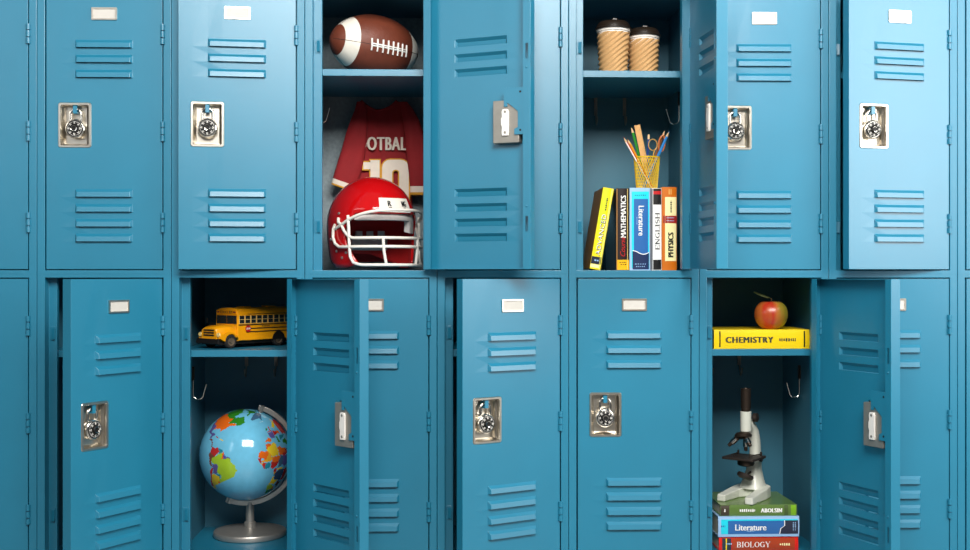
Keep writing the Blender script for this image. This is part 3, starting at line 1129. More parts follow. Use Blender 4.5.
rows = []
for i in range(34):
    v = i / 33
    row = []
    N = 30
    for j in range(N + 1):
        s_ = j / N
        zt = 101.5 + (10 * max(0, 1 - ((s_ - .46) / .36) ** 2) if abs(s_ - .46) < .36 else 0) + (abs(s_ - .46) - .36) * 20 * (abs(s_ - .46) > .36)
        py = zt + (262 - zt) * v
        xl, xr = 357 - 6 * min(1, v * 2.5), 405 + 7 * min(1, v * 2.5)
        px = xl + (xr - xl) * s_
        fold = .0035 * math.sin(6 * s_ * PI + 3 * v) * (1 - v) ** 2 + .0018 * math.sin(11 * s_ + 14 * v)
        row.append((jx(px), jfront(s_) + fold * (.3 + .7 * (v < .9)), jz(py)))
    for j in range(N, -1, -1):
        p_ = row[j]
        row.append((p_[0], .010, p_[2] + .004 * (v < .02)))
    rows.append(row)
shell(rows, 'body', ['jersey_red'])
mb = MB()                                              # knitted collar along the neckline
pts = [(r[0], r[1] - .001, r[2] + .001) for r in rows[0][3:26]]
mb.tube(pts, .0028, n=8)
mb.build('collar', 'jersey_red', js, smooth=60)


def sleeve(path, yoff):
    rows, mc = [], []
    for k, (px, py, w, th, slant, m) in enumerate(path):
        row = []
        for j in range(24):
            a = 2 * PI * j / 24
            ca, sa = math.cos(a), math.sin(a)
            f = .0016 * math.sin(5 * a + k * .7)
            row.append((jx(px + w / 2 * ca), yoff + th * (abs(sa) ** .7 * (1 if sa > 0 else -1)) + f, jz(py + slant * ca)))
        rows.append(row); mc.append(m)
    return shell(rows, 'sleeve', ['jersey_red', 'jersey_white', 'jersey_gold'], mc)


sleeve([(361, 103, 7, .006, 0, 0), (361.5, 112, 12, .009, 1, 0), (359.5, 124, 17, .011, 2, 0), (357, 138, 21, .012, 3, 0), (354, 153, 23, .012, 3, 0), (350, 168, 24, .012, 4, 0),
        (345, 183, 23, .0115, 4, 1), (343.6, 187.5, 22.6, .0115, 4, 2), (343.2, 189, 22, .011, 4, 0)], -.020)
sleeve([(404, 103, 7, .006, 0, 0), (408, 112, 12, .009, -1, 0), (412, 124, 16, .011, -2, 0), (415, 138, 19, .012, -2, 0), (417, 153, 21, .012, -2, 0), (419.5, 170, 22, .012, -1, 0),
        (421, 187, 22, .0115, 0, 1), (421.3, 193, 22, .0115, 0, 2), (421.4, 195.5, 22, .011, 0, 0)], -.020)
fy = -.0205
mb = MB()
write(mb, 'FOOTBALL', lambda u, v: (jx(382.5) + u, fy, jz(144.5) + v), 0, 60 * JS, 13.2 * JS, bold=.03, space=1.1)
mb.build('word', 'jersey_white', js)
mb = MB()


def digit0(g, k, y):
    o_ = rr(jx(382.5) - g, jx(409) + g, jz(222) - g, jz(160.5) + g, 8.0 * JS + g)
    i_ = rr(jx(392.5) + g, jx(399.5) - g, jz(211) + g, jz(170.5) - g, max(.002, 3 * JS - g))
    ring(mb, o_, i_, lambda x, z: (x, y, z), lambda x, z: (x, y, z), k)


def digit1(g, k, y):
    for x0, x1, y0, y1 in ((371.0, 380, 161, 222), (364, 371.2, 163, 170)):
        mb.add([(jx(x0) - g, y, jz(y1) - g), (jx(x1) + g, y, jz(y1) - g), (jx(x1) + g, y, jz(y0) + g), (jx(x0) - g, y, jz(y0) + g)], [(0, 1, 2, 3)], k)


for f in (digit0, digit1):
    f(.0032, 1, fy); f(0, 0, fy - .0006)
mb.build('number', ['jersey_white', 'jersey_gold'], js, weld=1)

# ================================================================== HELMET
gloss('helmet_red', (190, 12, 16), rough=.07); mk('helmet_inner', (190, 26, 26), rough=.6)
gloss('mask_white', (236, 230, 220), rough=.3); mk('pad_grey', (206, 202, 198), rough=.7); mk('rivet', (190, 186, 180), rough=.3, metal=.8)
hp = at(372.0, 230, .172)
hl = thing('football_helmet', 'shiny red football helmet with white face mask', 'helmet', (hp.x, .172, FLOOR_UP), R(34))
HX, HYF, HYB, HZ0, HZT = .1050, .118, .126, .112, .117
ZB = .135


def hsurf(th, z, k=1.):
    """point of the shell at azimuth th (0 = face) and height z"""
    if z >= HZ0:
        q = math.sqrt(max(0, 1 - ((z - HZ0) / HZT) ** 2))
    else:
        q = 1 - .10 * ((HZ0 - z) / .1) ** 2
    c_, s_ = math.cos(th), math.sin(th)
    return Vector((HX * q * s_ * k, -(HYF if c_ > 0 else HYB) * q * c_ * k, z if k == 1 else HZ0 + (z - HZ0) * k))


def topen(z):
    pts = [(-1, 50), (.012, 50), (.035, 57), (.065, 66), (.095, 70), (.118, 64), (ZB, 52), (1, 52)]
    for (a, b), (c_, d) in zip(pts, pts[1:]):
        if a <= z <= c_:
            return R(b + (d - b) * (z - a) / (c_ - a))


nc = 72
rows_z = [HZ0 + HZT * math.sin(PI / 2 * (1 - i / 15)) for i in range(15)]
rows_z = [z for z in rows_z if z > ZB + .003] + [ZB] + [.124, .115, .106, .095, .084, .073, .062, .051, .041, .031, .022, .012]
mb = MB()
for z in rows_z:
    to = topen(z)
    for j in range(nc):
        s_ = -1 + 2 * (j + .5) / nc
        a = abs(s_)
        th = a / .33 * to if a <= .33 else to + (a - .33) / .67 * (PI - to)
        th = math.copysign(th, s_)
        zz = z
        if z < ZB - .002:                              # the neck is cut higher at the back, the cheek flaps are rounded
            bk_ = max(0, (abs(th) - R(95)) / R(85))
            fl = max(0, (R(76) - abs(th)) / R(22))
            base = .006 + .036 * min(1, bk_ * 1.6) + .010 * fl * fl
            zz = base + (z - .012) / (ZB - .012) * (ZB - base)
        mb.v.append(tuple(hsurf(th, zz)))
mid = rows_z.index(ZB)
for i in range(len(rows_z) - 1):
    for j in range(nc):
        s_ = abs(-1 + 2 * (j + 1) / nc)
        if i >= mid and s_ <= .334:
            continue
        mb.f.append([i * nc + j, i * nc + (j + 1) % nc, (i + 1) * nc + (j + 1) % nc, (i + 1) * nc + j]); mb.m.append(0)
sh = mb.build('shell', ['helmet_red', 'helmet_inner'], hl, smooth=60)
md = sh.modifiers.new('wall', 'SOLIDIFY'); md.thickness, md.offset, md.material_offset = .006, -1, 1


def hpatch(mb, th0, th1, z0, z1, k, thick, n=16, nz_=5, m=0, zf=None):
    """curved pad lying on the shell between two radii"""
    a, b = [], []
    for i in range(nz_ + 1):
        for j in range(n + 1):
            th = th0 + (th1 - th0) * j / n
            z = z0 + ((zf(th) if zf else z1) - z0) * i / nz_
            a.append(hsurf(th, z, k)); b.append(hsurf(th, z, k + thick))
    w = n + 1
    fs = []
    o_ = len(a)
    for i in range(nz_):
        for j in range(n):
            q = [i * w + j, i * w + j + 1, (i + 1) * w + j + 1, (i + 1) * w + j]
            fs += [q, [o_ + t_ for t_ in q[::-1]]]
    rim = [j for j in range(w)] + [i * w + n for i in range(1, nz_ + 1)] + [nz_ * w + j for j in range(n - 1, -1, -1)] + [i * w for i in range(nz_ - 1, 0, -1)]
    for i in range(len(rim)):
        p_, q_ = rim[i], rim[(i + 1) % len(rim)]
        fs.append([p_, q_, o_ + q_, o_ + p_])
    mb.add(a + b, fs, m)


mb = MB(); hpatch(mb, R(-24), R(24), .1370, .170, 1.004, .028)
for th0, tx, w_ in ((R(-10), 'R', .0090), (R(13), 'NG', .0150)):
    write(mb, tx, lambda u, v, th0=th0: hsurf(th0 + u / .118, .1565 + v, 1.036), 1, w_, .0125, bold=.05)
    hpatch(mb, th0 - .03, th0 + .05,   .1465, .1482, 1.034, .002, 4, 1, 1)
mb.build('front_bumper', ['mask_white', 'black'], hl, smooth=50)
for th0, th1, z0, z1 in ((-58, 56, .120, .136), (30, 62, .088, .122)):
    mb = MB(); hpatch(mb, R(th0), R(th1), z0, z1, .80, .13, zf=None)
    mb.build('padding', 'pad_grey', hl, smooth=60)
for i in range(3):
    mb = MB(); hpatch(mb, R(126 + 17 * i), R(136 + 17 * i), .06, .098, .84, .08); mb.build('padding', 'pad_grey', hl, smooth=60)
mb = MB(); hpatch(mb, R(122), R(178), .046, .078, .84, .08); mb.build('padding', 'pad_grey', hl, smooth=60)

RX, RY = .108, .146
fm = lambda ps, z, k=1.: (RX * k * math.sin(R(ps)), -RY * k * math.cos(R(ps)), z)
rng = lambda a, b, n: [a + (b - a) * i / n for i in range(n + 1)]
bars = [
    # brow bar, running down and back to the ears
    [hsurf(R(-86), .100, 1.02)] + [fm(p, .142 - .034 * abs(p / 76) ** 3) for p in rng(-76, 76, 28)] + [hsurf(R(86), .100, 1.02)],
    # two jaw bars, joined in a loop at the ears
    [hsurf(R(-80), .124, 1.02), fm(-80, .114, 1.01)] + [fm(p, .076 + .034 * max(0, (abs(p) - 60) / 17) ** 2) for p in rng(-77, 77, 30)] + [fm(80, .114, 1.01), hsurf(R(80), .124, 1.02)],
    [hsurf(R(-86), .110, 1.02), fm(-89, .098, 1.01), fm(-88.5, .079, 1.02), fm(-85, .064, 1.02)] + [fm(p, .0555) for p in rng(-79, 79, 28)] + [fm(85, .064, 1.02), fm(88.5, .079, 1.02), fm(89, .098, 1.01), hsurf(R(86), .110, 1.02)],
    # bottom bar
    [fm(-65, .056), fm(-64, .032), fm(-60, .018), fm(-54, .014)] + [fm(p, .0125) for p in rng(-50, 50, 20)] + [fm(54, .014), fm(60, .018), fm(64, .032), fm(65, .056)],
]
for s_ in (-1, 1):
    bars.append([fm(s_ * 67, .130), fm(s_ * 66, .10), fm(s_ * 65, .056)])
    bars.append([fm(s_ * 26, .077, 1.01), fm(s_ * 25, .045, 1.01), fm(s_ * 22, .012, 1.0)])
mb = MB()
for b_ in bars:
    mb.tube(b_, .0037, n=10)
mb.build('face_mask', 'mask_white', hl, smooth=60)
for s_ in (-1, 1):
    for th, z in ((81, .136), (88, .046), (78, .030), (70, .042), (74, .058), (100, .075)):
        p_ = hsurf(R(s_ * th), z, 1.0)
        nrm = Vector((p_.x / HX ** 2, p_.y / HYF ** 2, 0)).normalized()
        mb = MB(); mb.cyl(p_ - nrm * .001, p_ + nrm * .002, .0036, 0, 14, .0028); mb.build('rivet', 'rivet', hl, smooth=40)

# ================================================================== SCHOOL BUS
gloss('bus_yellow', (240, 160, 10), rough=.25); mk('bus_black', (24, 20, 18), rough=.45); mk('bus_glass', (34, 36, 36), rough=.12, coat=.5)
gloss('sign_red', (176, 26, 30)); mk('tyre', (34, 30, 28), rough=.8); mk('hub', (96, 84, 70), rough=.5); mk('bus_trim', (236, 206, 130), rough=.4); mk('lamp_red', (120, 20, 16), rough=.3)
th = R(-40)
wp = at(230.0, 348.2, .106)
off = Matrix.Rotation(th, 3, 'Z') @ Vector((.036, -.020, 0))
bus = thing('toy_bus', 'yellow toy school bus on the shelf above the globe', 'toy bus', (wp.x - off.x, .106 - off.y, SH_LOW), th)
BW, BL = .0405, .205
mb = MB()                                              # passenger body
prof = [(-BW, .017), (BW, .017), (BW, .080), (BW - .002, .087), (BW - .008, .0925), (BW - .020, .0955), (0, .0965), (-BW + .020, .0955), (-BW + .008, .0925), (-BW + .002, .087), (-BW, .080)]
mb.prism(prof, BL, lambda u, v, w: (u, w, v))
mb.build('body', 'bus_yellow', bus, bevel=.002)
mb = MB()                                              # bonnet and front wings
hood = [(-.034, .022), (.034, .022), (.034, .044), (.031, .051), (.022, .055), (-.022, .055), (-.031, .051), (-.034, .044)]
n_ = len(hood)
secs = [(0, 1, 1), (-.030, .96, .97), (-.048, .88, .88), (-.054, .80, .80)]
for y_, kx, kz in secs:
    mb.v += [(u * kx, y_, .022 + (v - .022) * kz) for u, v in hood]
for i in range(len(secs) - 1):
    for j in range(n_):
        mb.f.append([i * n_ + j, i * n_ + (j + 1) % n_, (i + 1) * n_ + (j + 1) % n_, (i + 1) * n_ + j]); mb.m.append(0)
mb.f.append([3 * n_ + j for j in range(n_)]); mb.m.append(0)
for s_ in (-1, 1):
    w_ = [(s_ * .028, s_ * .0405)]
    arc = [(-.020 + .0225 * math.cos(R(a)), .0165 + .0225 * math.sin(R(a))) for a in range(170, -1, -17)]
    arc = [(-.052, .024), (-.050, .036)] + arc[2:] + [(.002, .0185)]
    inner = [(-.020 + .0180 * math.cos(R(a)), .0165 + .0180 * math.sin(R(a))) for a in range(0, 181, 18)]
    for k in range(min(len(arc), len(inner)) - 1):
        a0, a1, b0, b1 = arc[k], arc[k + 1], inner[-1 - k], inner[-2 - k]
        x0, x1 = s_ * .026, s_ * .0405
        mb.add([(x0, *a0), (x0, *a1), (x1, *a1), (x1, *a0), (x0, *b0), (x0, *b1), (x1, *b1), (x1, *b0)],
               [(0, 1, 2, 3), (4, 7, 6, 5), (3, 2, 6, 7), (0, 4, 5, 1), (0, 3, 7, 4), (1, 5, 6, 2)])
mb.build('bonnet', 'bus_yellow', bus, smooth=35)
mb = MB()
for z in (.030, .036, .042):
    mb.box((-.019, -.0550, z), (.019, -.0535, z + .0034))
mb.build('grille', 'bus_black', bus)
for s_ in (-1, 1):
    mb = MB(); mb.cyl((s_ * .0335, -.050, .033), (s_ * .0335, -.0545, .033), .0050, 0, 16); mb.build('headlamp', 'bus_trim', bus, smooth=40)
    mb = MB(); mb.tube([(s_ * .036, -.004, .056), (s_ * .050, -.020, .060), (s_ * .050, -.020, .070)], .0008, n=6)
    mb.box((s_ * .050 - .003, -.0205, .060), (s_ * .050 + .003, -.0190, .071)); mb.build('mirror', 'bus_black', bus)
mb = MB(); mb.box((-.041, -.0600, .0115), (.041, -.0545, .0235)); mb.build('bumper', 'bus_black', bus, bevel=.001)
mb = MB(); mb.box((-.032, -.050, .009), (.032, BL - .004, .0175)); mb.build('chassis', 'bus_black', bus)
mb = MB()
for x0, x1 in ((-.0365, -.0008), (.0008, .0365)):
    mb.box((x0, -.0008, .0575), (x1, .001, .0775))
mb.build('windscreen', 'bus_glass', bus)
mb = MB()
mb.box((-.037, -.0016, .0805), (.037, .001, .0905), 2)
for x in (-.033, -.028, .028, .033):
    mb.cyl((x, -.0010, .0855), (x, -.0024, .0855), .0022, 1, 12)
write(mb, 'SCHOOL BUS', lambda u, v: (u, -.0018, .0855 + v), 0, .046, .0066, bold=.05)
mb.build('destination_board', ['bus_black', 'lamp_red', 'bus_yellow'], bus)
for s_ in (-1, 1):
    sx_ = s_ * BW
    for k in range(11):
        y0 = .005 + .0182 * k
        wd = .0150
        mb = MB()
        a_, b_ = sorted((sx_, sx_ + s_ * .0004))
        mb.box((a_, y0, .0585), (b_, y0 + wd, .0770))
        a_, b_ = sorted((sx_, sx_ + s_ * .0008))
        for q in ((y0 - .0008, y0, .058, .0775), (y0 + wd, y0 + wd + .0008, .058, .0775), (y0, y0 + wd, .0672, .0681), (y0, y0 + wd, .0577, .0585)):
            mb.box((a_, q[0], q[2]), (b_, q[1], q[3]), 1)
        mb.build('window', ['bus_glass', 'bus_trim'], bus)
    mb = MB()
    a_, b_ = sorted((sx_, sx_ + s_ * .0010))
    for z0, z1, y0 in ((.0535, .0560, .002), (.0445, .0468, .026), (.0365, .0388, .026), (.0800, .0812, .030)):
        mb.box((a_, y0, z0), (b_, BL - .001, z1))
    mb.build('rub_rails', 'bus_black', bus)
mb = MB()
write(mb, 'SCHOOL', lambda u, v: (BW + .0004, .088 + u, .0502 + v), 0, .026, .0036, bold=.02)
mb.build('side_lettering', 'bus_black', bus)
mb = MB()
oc = [(.0085 * math.cos(R(22.5 + 45 * i)), .0085 * math.sin(R(22.5 + 45 * i))) for i in range(8)]
mb.prism(oc, .0012, lambda u, v, w: (BW + .0022 + w, .030 + u, .0455 + v))
write(mb, 'STOP', lambda u, v: (BW + .0036, .030 + u, .0455 + v), 1, .012, .0048, bold=.02)
mb.build('stop_sign', ['sign_red', 'white'], bus)
for y_ in (.040, .120):
    mb = MB(); mb.box((-.012, y_, .095), (.012, y_ + .026, .0985)); mb.build('roof_hatch', 'bus_yellow', bus, bevel=.001)
for s_ in (-1, 1):
    for y_ in (-.020, .130):
        mb = MB()
        A = Matrix.Translation((s_ * .0290, y_, .0165)) @ Matrix.Rotation(s_ * PI / 2, 4, 'Y')
        mb.lathe([(.010, 0), (.0155, .0005), (.0165, .003), (.0165, .0095), (.0150, .0118), (.0105, .0118), (.0095, .0095), (.004, .0085), (.0035, .0115), (0, .0115)], 32, [0, 0, 0, 0, 0, 1, 1, 1, 1], A)
        mb.build('wheel', ['tyre', 'hub'], bus, smooth=40)
    mb = MB()
    mb.prism([(.130 + .0205 * math.cos(R(a)), .0165 + .0205 * math.sin(R(a))) for a in range(0, 181, 15)], .0006, lambda u, v, w, s_=s_: (s_ * (BW - .0001 + w), u, v))
    mb.build('wheel_arch', 'bus_black', bus)

# ================================================================== GLOBE
GY = .245
gc = at(245.6, 454.4, GY)
GR = 45.6 * (at(295.6, 454.4, GY).x - gc.x) / 50
glb = thing('globe', 'desk globe with a bright political map on a grey metal foot', 'globe', (gc.x, GY, FLOOR_LOW))
GZ = gc.z - FLOOR_LOW
LAND = [  # colour, outline in (longitude, latitude)
    ('green', [(-141, 69), (-128, 70), (-115, 68), (-95, 68), (-94, 62), (-93, 58), (-82, 55), (-79, 51), (-78, 58), (-72, 61), (-65, 59), (-56, 53), (-60, 47), (-66, 44), (-71, 46), (-80, 43), (-89, 48), (-123, 49), (-134, 58), (-141, 60)]),
    ('green', [(-120, 72), (-105, 73), (-85, 73), (-78, 69), (-64, 65), (-74, 74), (-65, 81), (-90, 82), (-118, 76)]),
    ('orange', [(-124, 49), (-89, 48.5), (-82, 43), (-75, 45), (-67, 45), (-71, 41), (-76, 36), (-81, 31), (-80, 25), (-84, 30), (-94, 29), (-97, 26), (-106, 32), (-117, 32.5), (-124, 40)]),
    ('orange', [(-141, 69), (-160, 71), (-166, 62), (-150, 60), (-141, 60)]),
    ('violet', [(-117, 32.5), (-106, 32), (-97, 26), (-97, 20), (-91, 19), (-87, 21), (-89, 16), (-95, 16), (-105, 20), (-112, 28)]),
    ('brown', [(-92, 15), (-88, 16), (-83, 15), (-83, 10), (-77, 8), (-80, 7.5), (-86, 11)]),
    ('red', [(-85, 22), (-77, 20), (-75, 20), (-80, 23)]), ('yellow', [(-74, 19.5), (-68, 19), (-70, 17.8), (-74, 18)]),
    ('slate', [(-73, 78), (-60, 82), (-30, 83.5), (-18, 80), (-22, 70), (-40, 65), (-44, 60), (-50, 62), (-54, 70), (-60, 76)]),
    ('red', [(-77, 8), (-72, 12), (-67, 6), (-70, -4), (-79, 1)]), ('teal', [(-72, 12), (-62, 10.5), (-60, 6), (-65, 1), (-67, 6)]),
    ('orange', [(-60, 8), (-57, 6), (-57, 1.5), (-60, 1)]), ('violet', [(-57, 6), (-52, 4), (-52, 2), (-57, 1.5)]),
    ('lime', [(-60, 5), (-51, 4), (-48, 0), (-35, -6), (-39, -17), (-48, -27), (-53, -33), (-57, -30), (-54, -25), (-60, -17), (-65, -10), (-73, -8), (-70, -4), (-67, 1)]),
    ('brown', [(-81, -4), (-79, 1), (-75, 0), (-70, -4), (-73, -8), (-70, -17), (-76, -13)]),
    ('violet', [(-70, -10), (-65, -10), (-58, -17), (-63, -22), (-69, -20)]), ('teal', [(-62, -20), (-55, -23), (-55, -27), (-60, -24)]),
    ('yellow', [(-67, -22), (-60, -24), (-55, -26), (-58, -34), (-62, -40), (-66, -46), (-69, -52), (-72, -50), (-71, -35)]),
    ('red', [(-71, -18), (-68, -22), (-71, -35), (-72, -50), (-75, -50), (-74, -38)]), ('orange', [(-57, -30), (-53, -33), (-55, -35), (-58, -34)]),
    ('white', [(-24, 65), (-18, 66.5), (-14, 65), (-19, 63.4)]),
    ('red', [(-6, 50), (1, 51), (0, 54), (-3, 58.5), (-6, 57), (-3, 54)]), ('green', [(-10, 52), (-6, 52), (-6, 55), (-10, 54)]),
    ('orange', [(-9, 43), (3, 42), (0, 39), (-2, 37), (-9, 37)]), ('violet', [(-5, 48), (2, 51), (8, 48.5), (7, 43.5), (-1, 43.5)]),
    ('red', [(6, 51), (14, 54), (15, 51), (13, 48), (8, 48)]), ('green', [(8, 46), (13, 46), (18, 40), (16, 38), (10, 44)]),
    ('yellow', [(5, 60), (12, 64), (20, 70), (28, 71), (24, 66), (17, 60), (12, 56)]), ('orange', [(14, 54), (24, 54), (24, 49), (15, 50)]), ('red', [(24, 70), (60, 72), (60, 50), (40, 48), (28, 54)]),
    ('teal', [(20, 48), (38, 50), (38, 46), (28, 45), (22, 40), (19, 44)]), ('green', [(27, 41), (44, 41), (44, 37), (28, 36.5)]),
    ('orange', [(-10, 31), (-2, 35), (-1, 32), (-9, 28)]), ('yellow', [(-9, 28), (-1, 32), (-1, 35.5), (8, 37), (10, 30), (12, 24), (4, 19)]),
    ('orange', [(-17, 21), (-9, 27), (-5, 25), (-6, 15), (-16, 16)]), ('amber', [(-5, 25), (4, 19), (3, 15), (-6, 11), (-11, 12), (-6, 15)]),
    ('red', [(-17, 15), (-11, 15), (-11, 9), (-15, 11)]), ('amber', [(-13, 9), (-8, 10), (-8, 4.5)]), ('red', [(-8, 10), (-3, 10), (-3, 5), (-8, 4.5)]), ('teal', [(-3, 11), (1, 11), (1, 6), (-3, 5)]),
    ('orange', [(4, 19), (12, 23), (16, 22), (14, 13), (4, 13)]), ('red', [(2, 13), (14, 13), (12, 7), (6, 4), (2, 6.5)]), ('slate', [(14, 23), (24, 20), (22, 11), (15, 8)]),
    ('orange', [(10, 31), (25, 32), (25, 21), (14, 23)]), ('red', [(25, 31.5), (34, 31), (36, 22), (25, 22)]), ('violet', [(24, 22), (37, 21), (36, 12), (27, 9), (22, 12)]),
    ('red', [(9, 4), (15, 8), (16, 2), (10, 2)]), ('yellow', [(15, 8), (27, 6), (22, 4), (16, 4)]), ('navy', [(12, -5), (18, 4), (30, 4), (29, -12), (22, -11), (17, -7)]), ('amber', [(9, 1), (16, 3), (13, -5)]),
    ('yellow', [(12, -6), (17, -7), (24, -11), (22, -17), (12, -17)]), ('lime', [(12, -18), (24, -18), (20, -28), (16, -28)]), ('orange', [(20, -19), (28, -20), (25, -26), (20, -26)]),
    ('green', [(16, -29), (22, -26), (31, -24), (32, -29), (26, -34), (19, -34)]), ('red', [(30, 4), (41, 4), (40, -11), (30, -10)]), ('lime', [(37, 14), (50, 11), (42, -1), (36, 4)]), ('brown', [(24, -12), (35, -12), (34, -24), (28, -20)]),
    ('green', [(35, 32), (48, 30), (58, 23), (52, 16), (44, 13)]), ('amber', [(48, 38), (62, 36), (60, 26), (50, 30)]), ('white', [(-180, -90), (180, -90), (180, -74), (-180, -74)]),
]
PAL = dict(sea=(110, 190, 224), green=(48, 130, 34), orange=(226, 104, 26), violet=(92, 84, 150), brown=(120, 70, 50), red=(186, 44, 40), yellow=(232, 200, 40), slate=(66, 104, 136), teal=(36, 132, 152),
           lime=(160, 196, 50), white=(222, 228, 228), amber=(222, 160, 40), navy=(44, 70, 104))
for k, c_ in PAL.items():
    mk('map_' + k, c_, rough=.10, var=.05, coat=.35)
pal = list(PAL)
lon0, lat0, tilt = R(-33), R(15), R(18)
sph = lambda lo, la: Vector((math.cos(la) * math.sin(lo), -math.cos(la) * math.cos(lo), math.sin(la)))
ec = sph(lon0, lat0)
ee = Vector((math.cos(lon0), math.sin(lon0), 0)); en = ec.cross(ee) * 1.0
if en.z < 0:
    en = -en
cd = (Vector((0, -CAMD, CAMZ)) - gc).normalized()
rt0 = Vector((1, 0, 0)); rt0 = (rt0 - cd * rt0.dot(cd)).normalized(); up0 = cd.cross(rt0) * -1.0
if up0.z < 0:
    up0 = -up0
upw = up0 * math.cos(tilt) + rt0 * math.sin(tilt)
rtw = rt0 * math.cos(tilt) - up0 * math.sin(tilt)
G = Matrix((cd, rtw, upw)).transposed() @ Matrix((ec, ee, en))
north = G @ Vector((0, 0, 1))


def inside(lo, la, pl):
    r = False
    j = len(pl) - 1
    for i in range(len(pl)):
        (xi, yi), (xj, yj) = pl[i], pl[j]
        if (yi > la) != (yj > la) and lo < (xj - xi) * (la - yi) / (yj - yi) + xi:
            r = not r
        j = i
    return r


boxes = [(k, p_, min(q[0] for q in p_), max(q[0] for q in p_), min(q[1] for q in p_), max(q[1] for q in p_)) for k, p_ in LAND]
rnd = random.Random(3)
bumps = [(rnd.uniform(0, 6), rnd.uniform(.12, .5), rnd.uniform(.12, .5)) for _ in range(6)]
mb = MB(); mb.T = Matrix.Translation((0, 0, GZ)) @ G.to_4x4()
NL, NB = 300, 150
for i in range(NB + 1):
    for j in range(NL):
        mb.v.append(tuple(mb.T @ (sph(2 * PI * j / NL - PI, -PI / 2 + PI * i / NB) * GR)))
for i in range(NB):
    la = -90 + 180 * (i + .5) / NB
    for j in range(NL):
        lo = -180 + 360 * (j + .5) / NL
        w1 = sum(1.1 * math.sin(a + lo * b_ + la * c_) for a, b_, c_ in bumps) * .6
        w2 = sum(1.1 * math.cos(a * 2 + lo * c_ - la * b_) for a, b_, c_ in bumps) * .6
        k = 'sea'
        for kk, p_, a0, a1, b0, b1 in boxes:
            if a0 <= lo + w1 <= a1 and b0 <= la + w2 <= b1 and inside(lo + w1, la + w2, p_):
                k = kk
                break
        mb.f.append([i * NL + j, i * NL + (j + 1) % NL, (i + 1) * NL + (j + 1) % NL, (i + 1) * NL + j]); mb.m.append(pal.index(k))
mb.build('ball', ['map_' + k for k in pal], glb, smooth=80)
mk('brushed_grey', (178, 174, 168), rough=.38, metal=.7)
C0 = Vector((0, 0, GZ))
mb = MB()                                              # half ring that carries the axis
n_ = 48
rows = []
side = cd.copy(); side = (side - north * side.dot(north)); side.normalize()
E_ = (rtw - north * rtw.dot(north)).normalized()
B_ = north.cross(E_).normalized()
for i in range(n_ + 1):
    a = R(-4 + 188 * i / n_)
    d = north * math.cos(a) + E_ * math.sin(a)
    for r, w_ in ((1.04, -.004), (1.145, -.004), (1.145, .004), (1.04, .004)):
        rows.append(C0 + d * GR * r + B_ * w_)
mb.v = [tuple(p_) for p_ in rows]
for i in range(n_):
    for j in range(4):
        mb.f.append([4 * i + j, 4 * i + (j + 1) % 4, 4 * i + 4 + (j + 1) % 4, 4 * i + 4 + j]); mb.m.append(0)
mb.f += [[0, 1, 2, 3], [4 * n_ + k for k in (3, 2, 1, 0)]]; mb.m += [0, 0]
mb.build('meridian', 'brushed_grey', glb, bevel=.001)
for s_ in (1, -1):
    mb = MB(); mb.cyl(C0 + north * s_ * GR * .99, C0 + north * s_ * GR * 1.15, .0060, 0, 16); mb.build('axis_pin', 'brushed_grey', glb, smooth=40)
lo_ = min((p_ for p_ in rows), key=lambda p_: abs(p_.x - .008) + (0 if p_.z < GZ else 9) + (0 if (p_ - C0).length > GR * 1.1 else 9))
mb = MB()
sx_, sy_ = lo_.x, lo_.y
mb.lathe([(.0145, .020), (.0145, .034), (.0105, .036), (.0100, lo_.z + .006)], 24, 0, Matrix.Translation((sx_, sy_, 0)))
mb.build('stem', 'brushed_grey', glb, smooth=40)
mb = MB()
mb.lathe([(.086, 0), (.0895, .001), (.0905, .003), (.0905, .0115), (.0890, .0140), (.080, .0160), (.050, .0195), (.016, .022), (0, .022)], 56, 0, Matrix.Translation((sx_, sy_, 0)))
mb.build('foot', 'brushed_grey', glb, smooth=35)

# ================================================================== MICROSCOPE
mk('enamel', (216, 218, 206), rough=.35, coat=.2, var=.02); mk('bronze_dark', (74, 62, 54), rough=.3, metal=.7); mk('stage_dark', (52, 44, 40), rough=.45, metal=.3)
MY = .135
mp_ = at(746.5, 494, MY)
mic = thing('microscope', 'white and dark metal microscope standing on the green textbook', 'microscope', (mp_.x, MY, Z_GREEN), R(-38))
# horseshoe base: two feet and a heel
mb = MB()
pl = [(-.047, -.070), (-.026, -.070), (-.020, .000), (-.012, .018), (.012, .018), (.020, .000), (.026, -.070), (.047, -.070), (.046, .020), (.040, .056), (.022, .074), (-.022, .074), (-.040, .056), (-.046, .020)]


def hgt(u, v):
    return .0165 + .012 * max(0, min(1, (v + .03) / .07))


n_ = len(pl)
mb.v = [(u, v, .0) for u, v in pl] + [(u * .97, v, hgt(u, v)) for u, v in pl]
mb.f = [list(range(n_))[::-1]] + [[i, (i + 1) % n_, n_ + (i + 1) % n_, n_ + i] for i in range(n_)]
t_ = n_
mb.f += [[t_ + 0, t_ + 1, t_ + 2, t_ + 13], [t_ + 2, t_ + 3, t_ + 12, t_ + 13], [t_ + 3, t_ + 4, t_ + 11, t_ + 12], [t_ + 4, t_ + 5, t_ + 9, t_ + 10, t_ + 11], [t_ + 5, t_ + 8, t_ + 9], [t_ + 5, t_ + 6, t_ + 7, t_ + 8]]
mb.m = [0] * len(mb.f)
mb.build('base', 'enamel', mic, bevel=.003, seg=3)
# pillar that narrows upward
mb = MB()


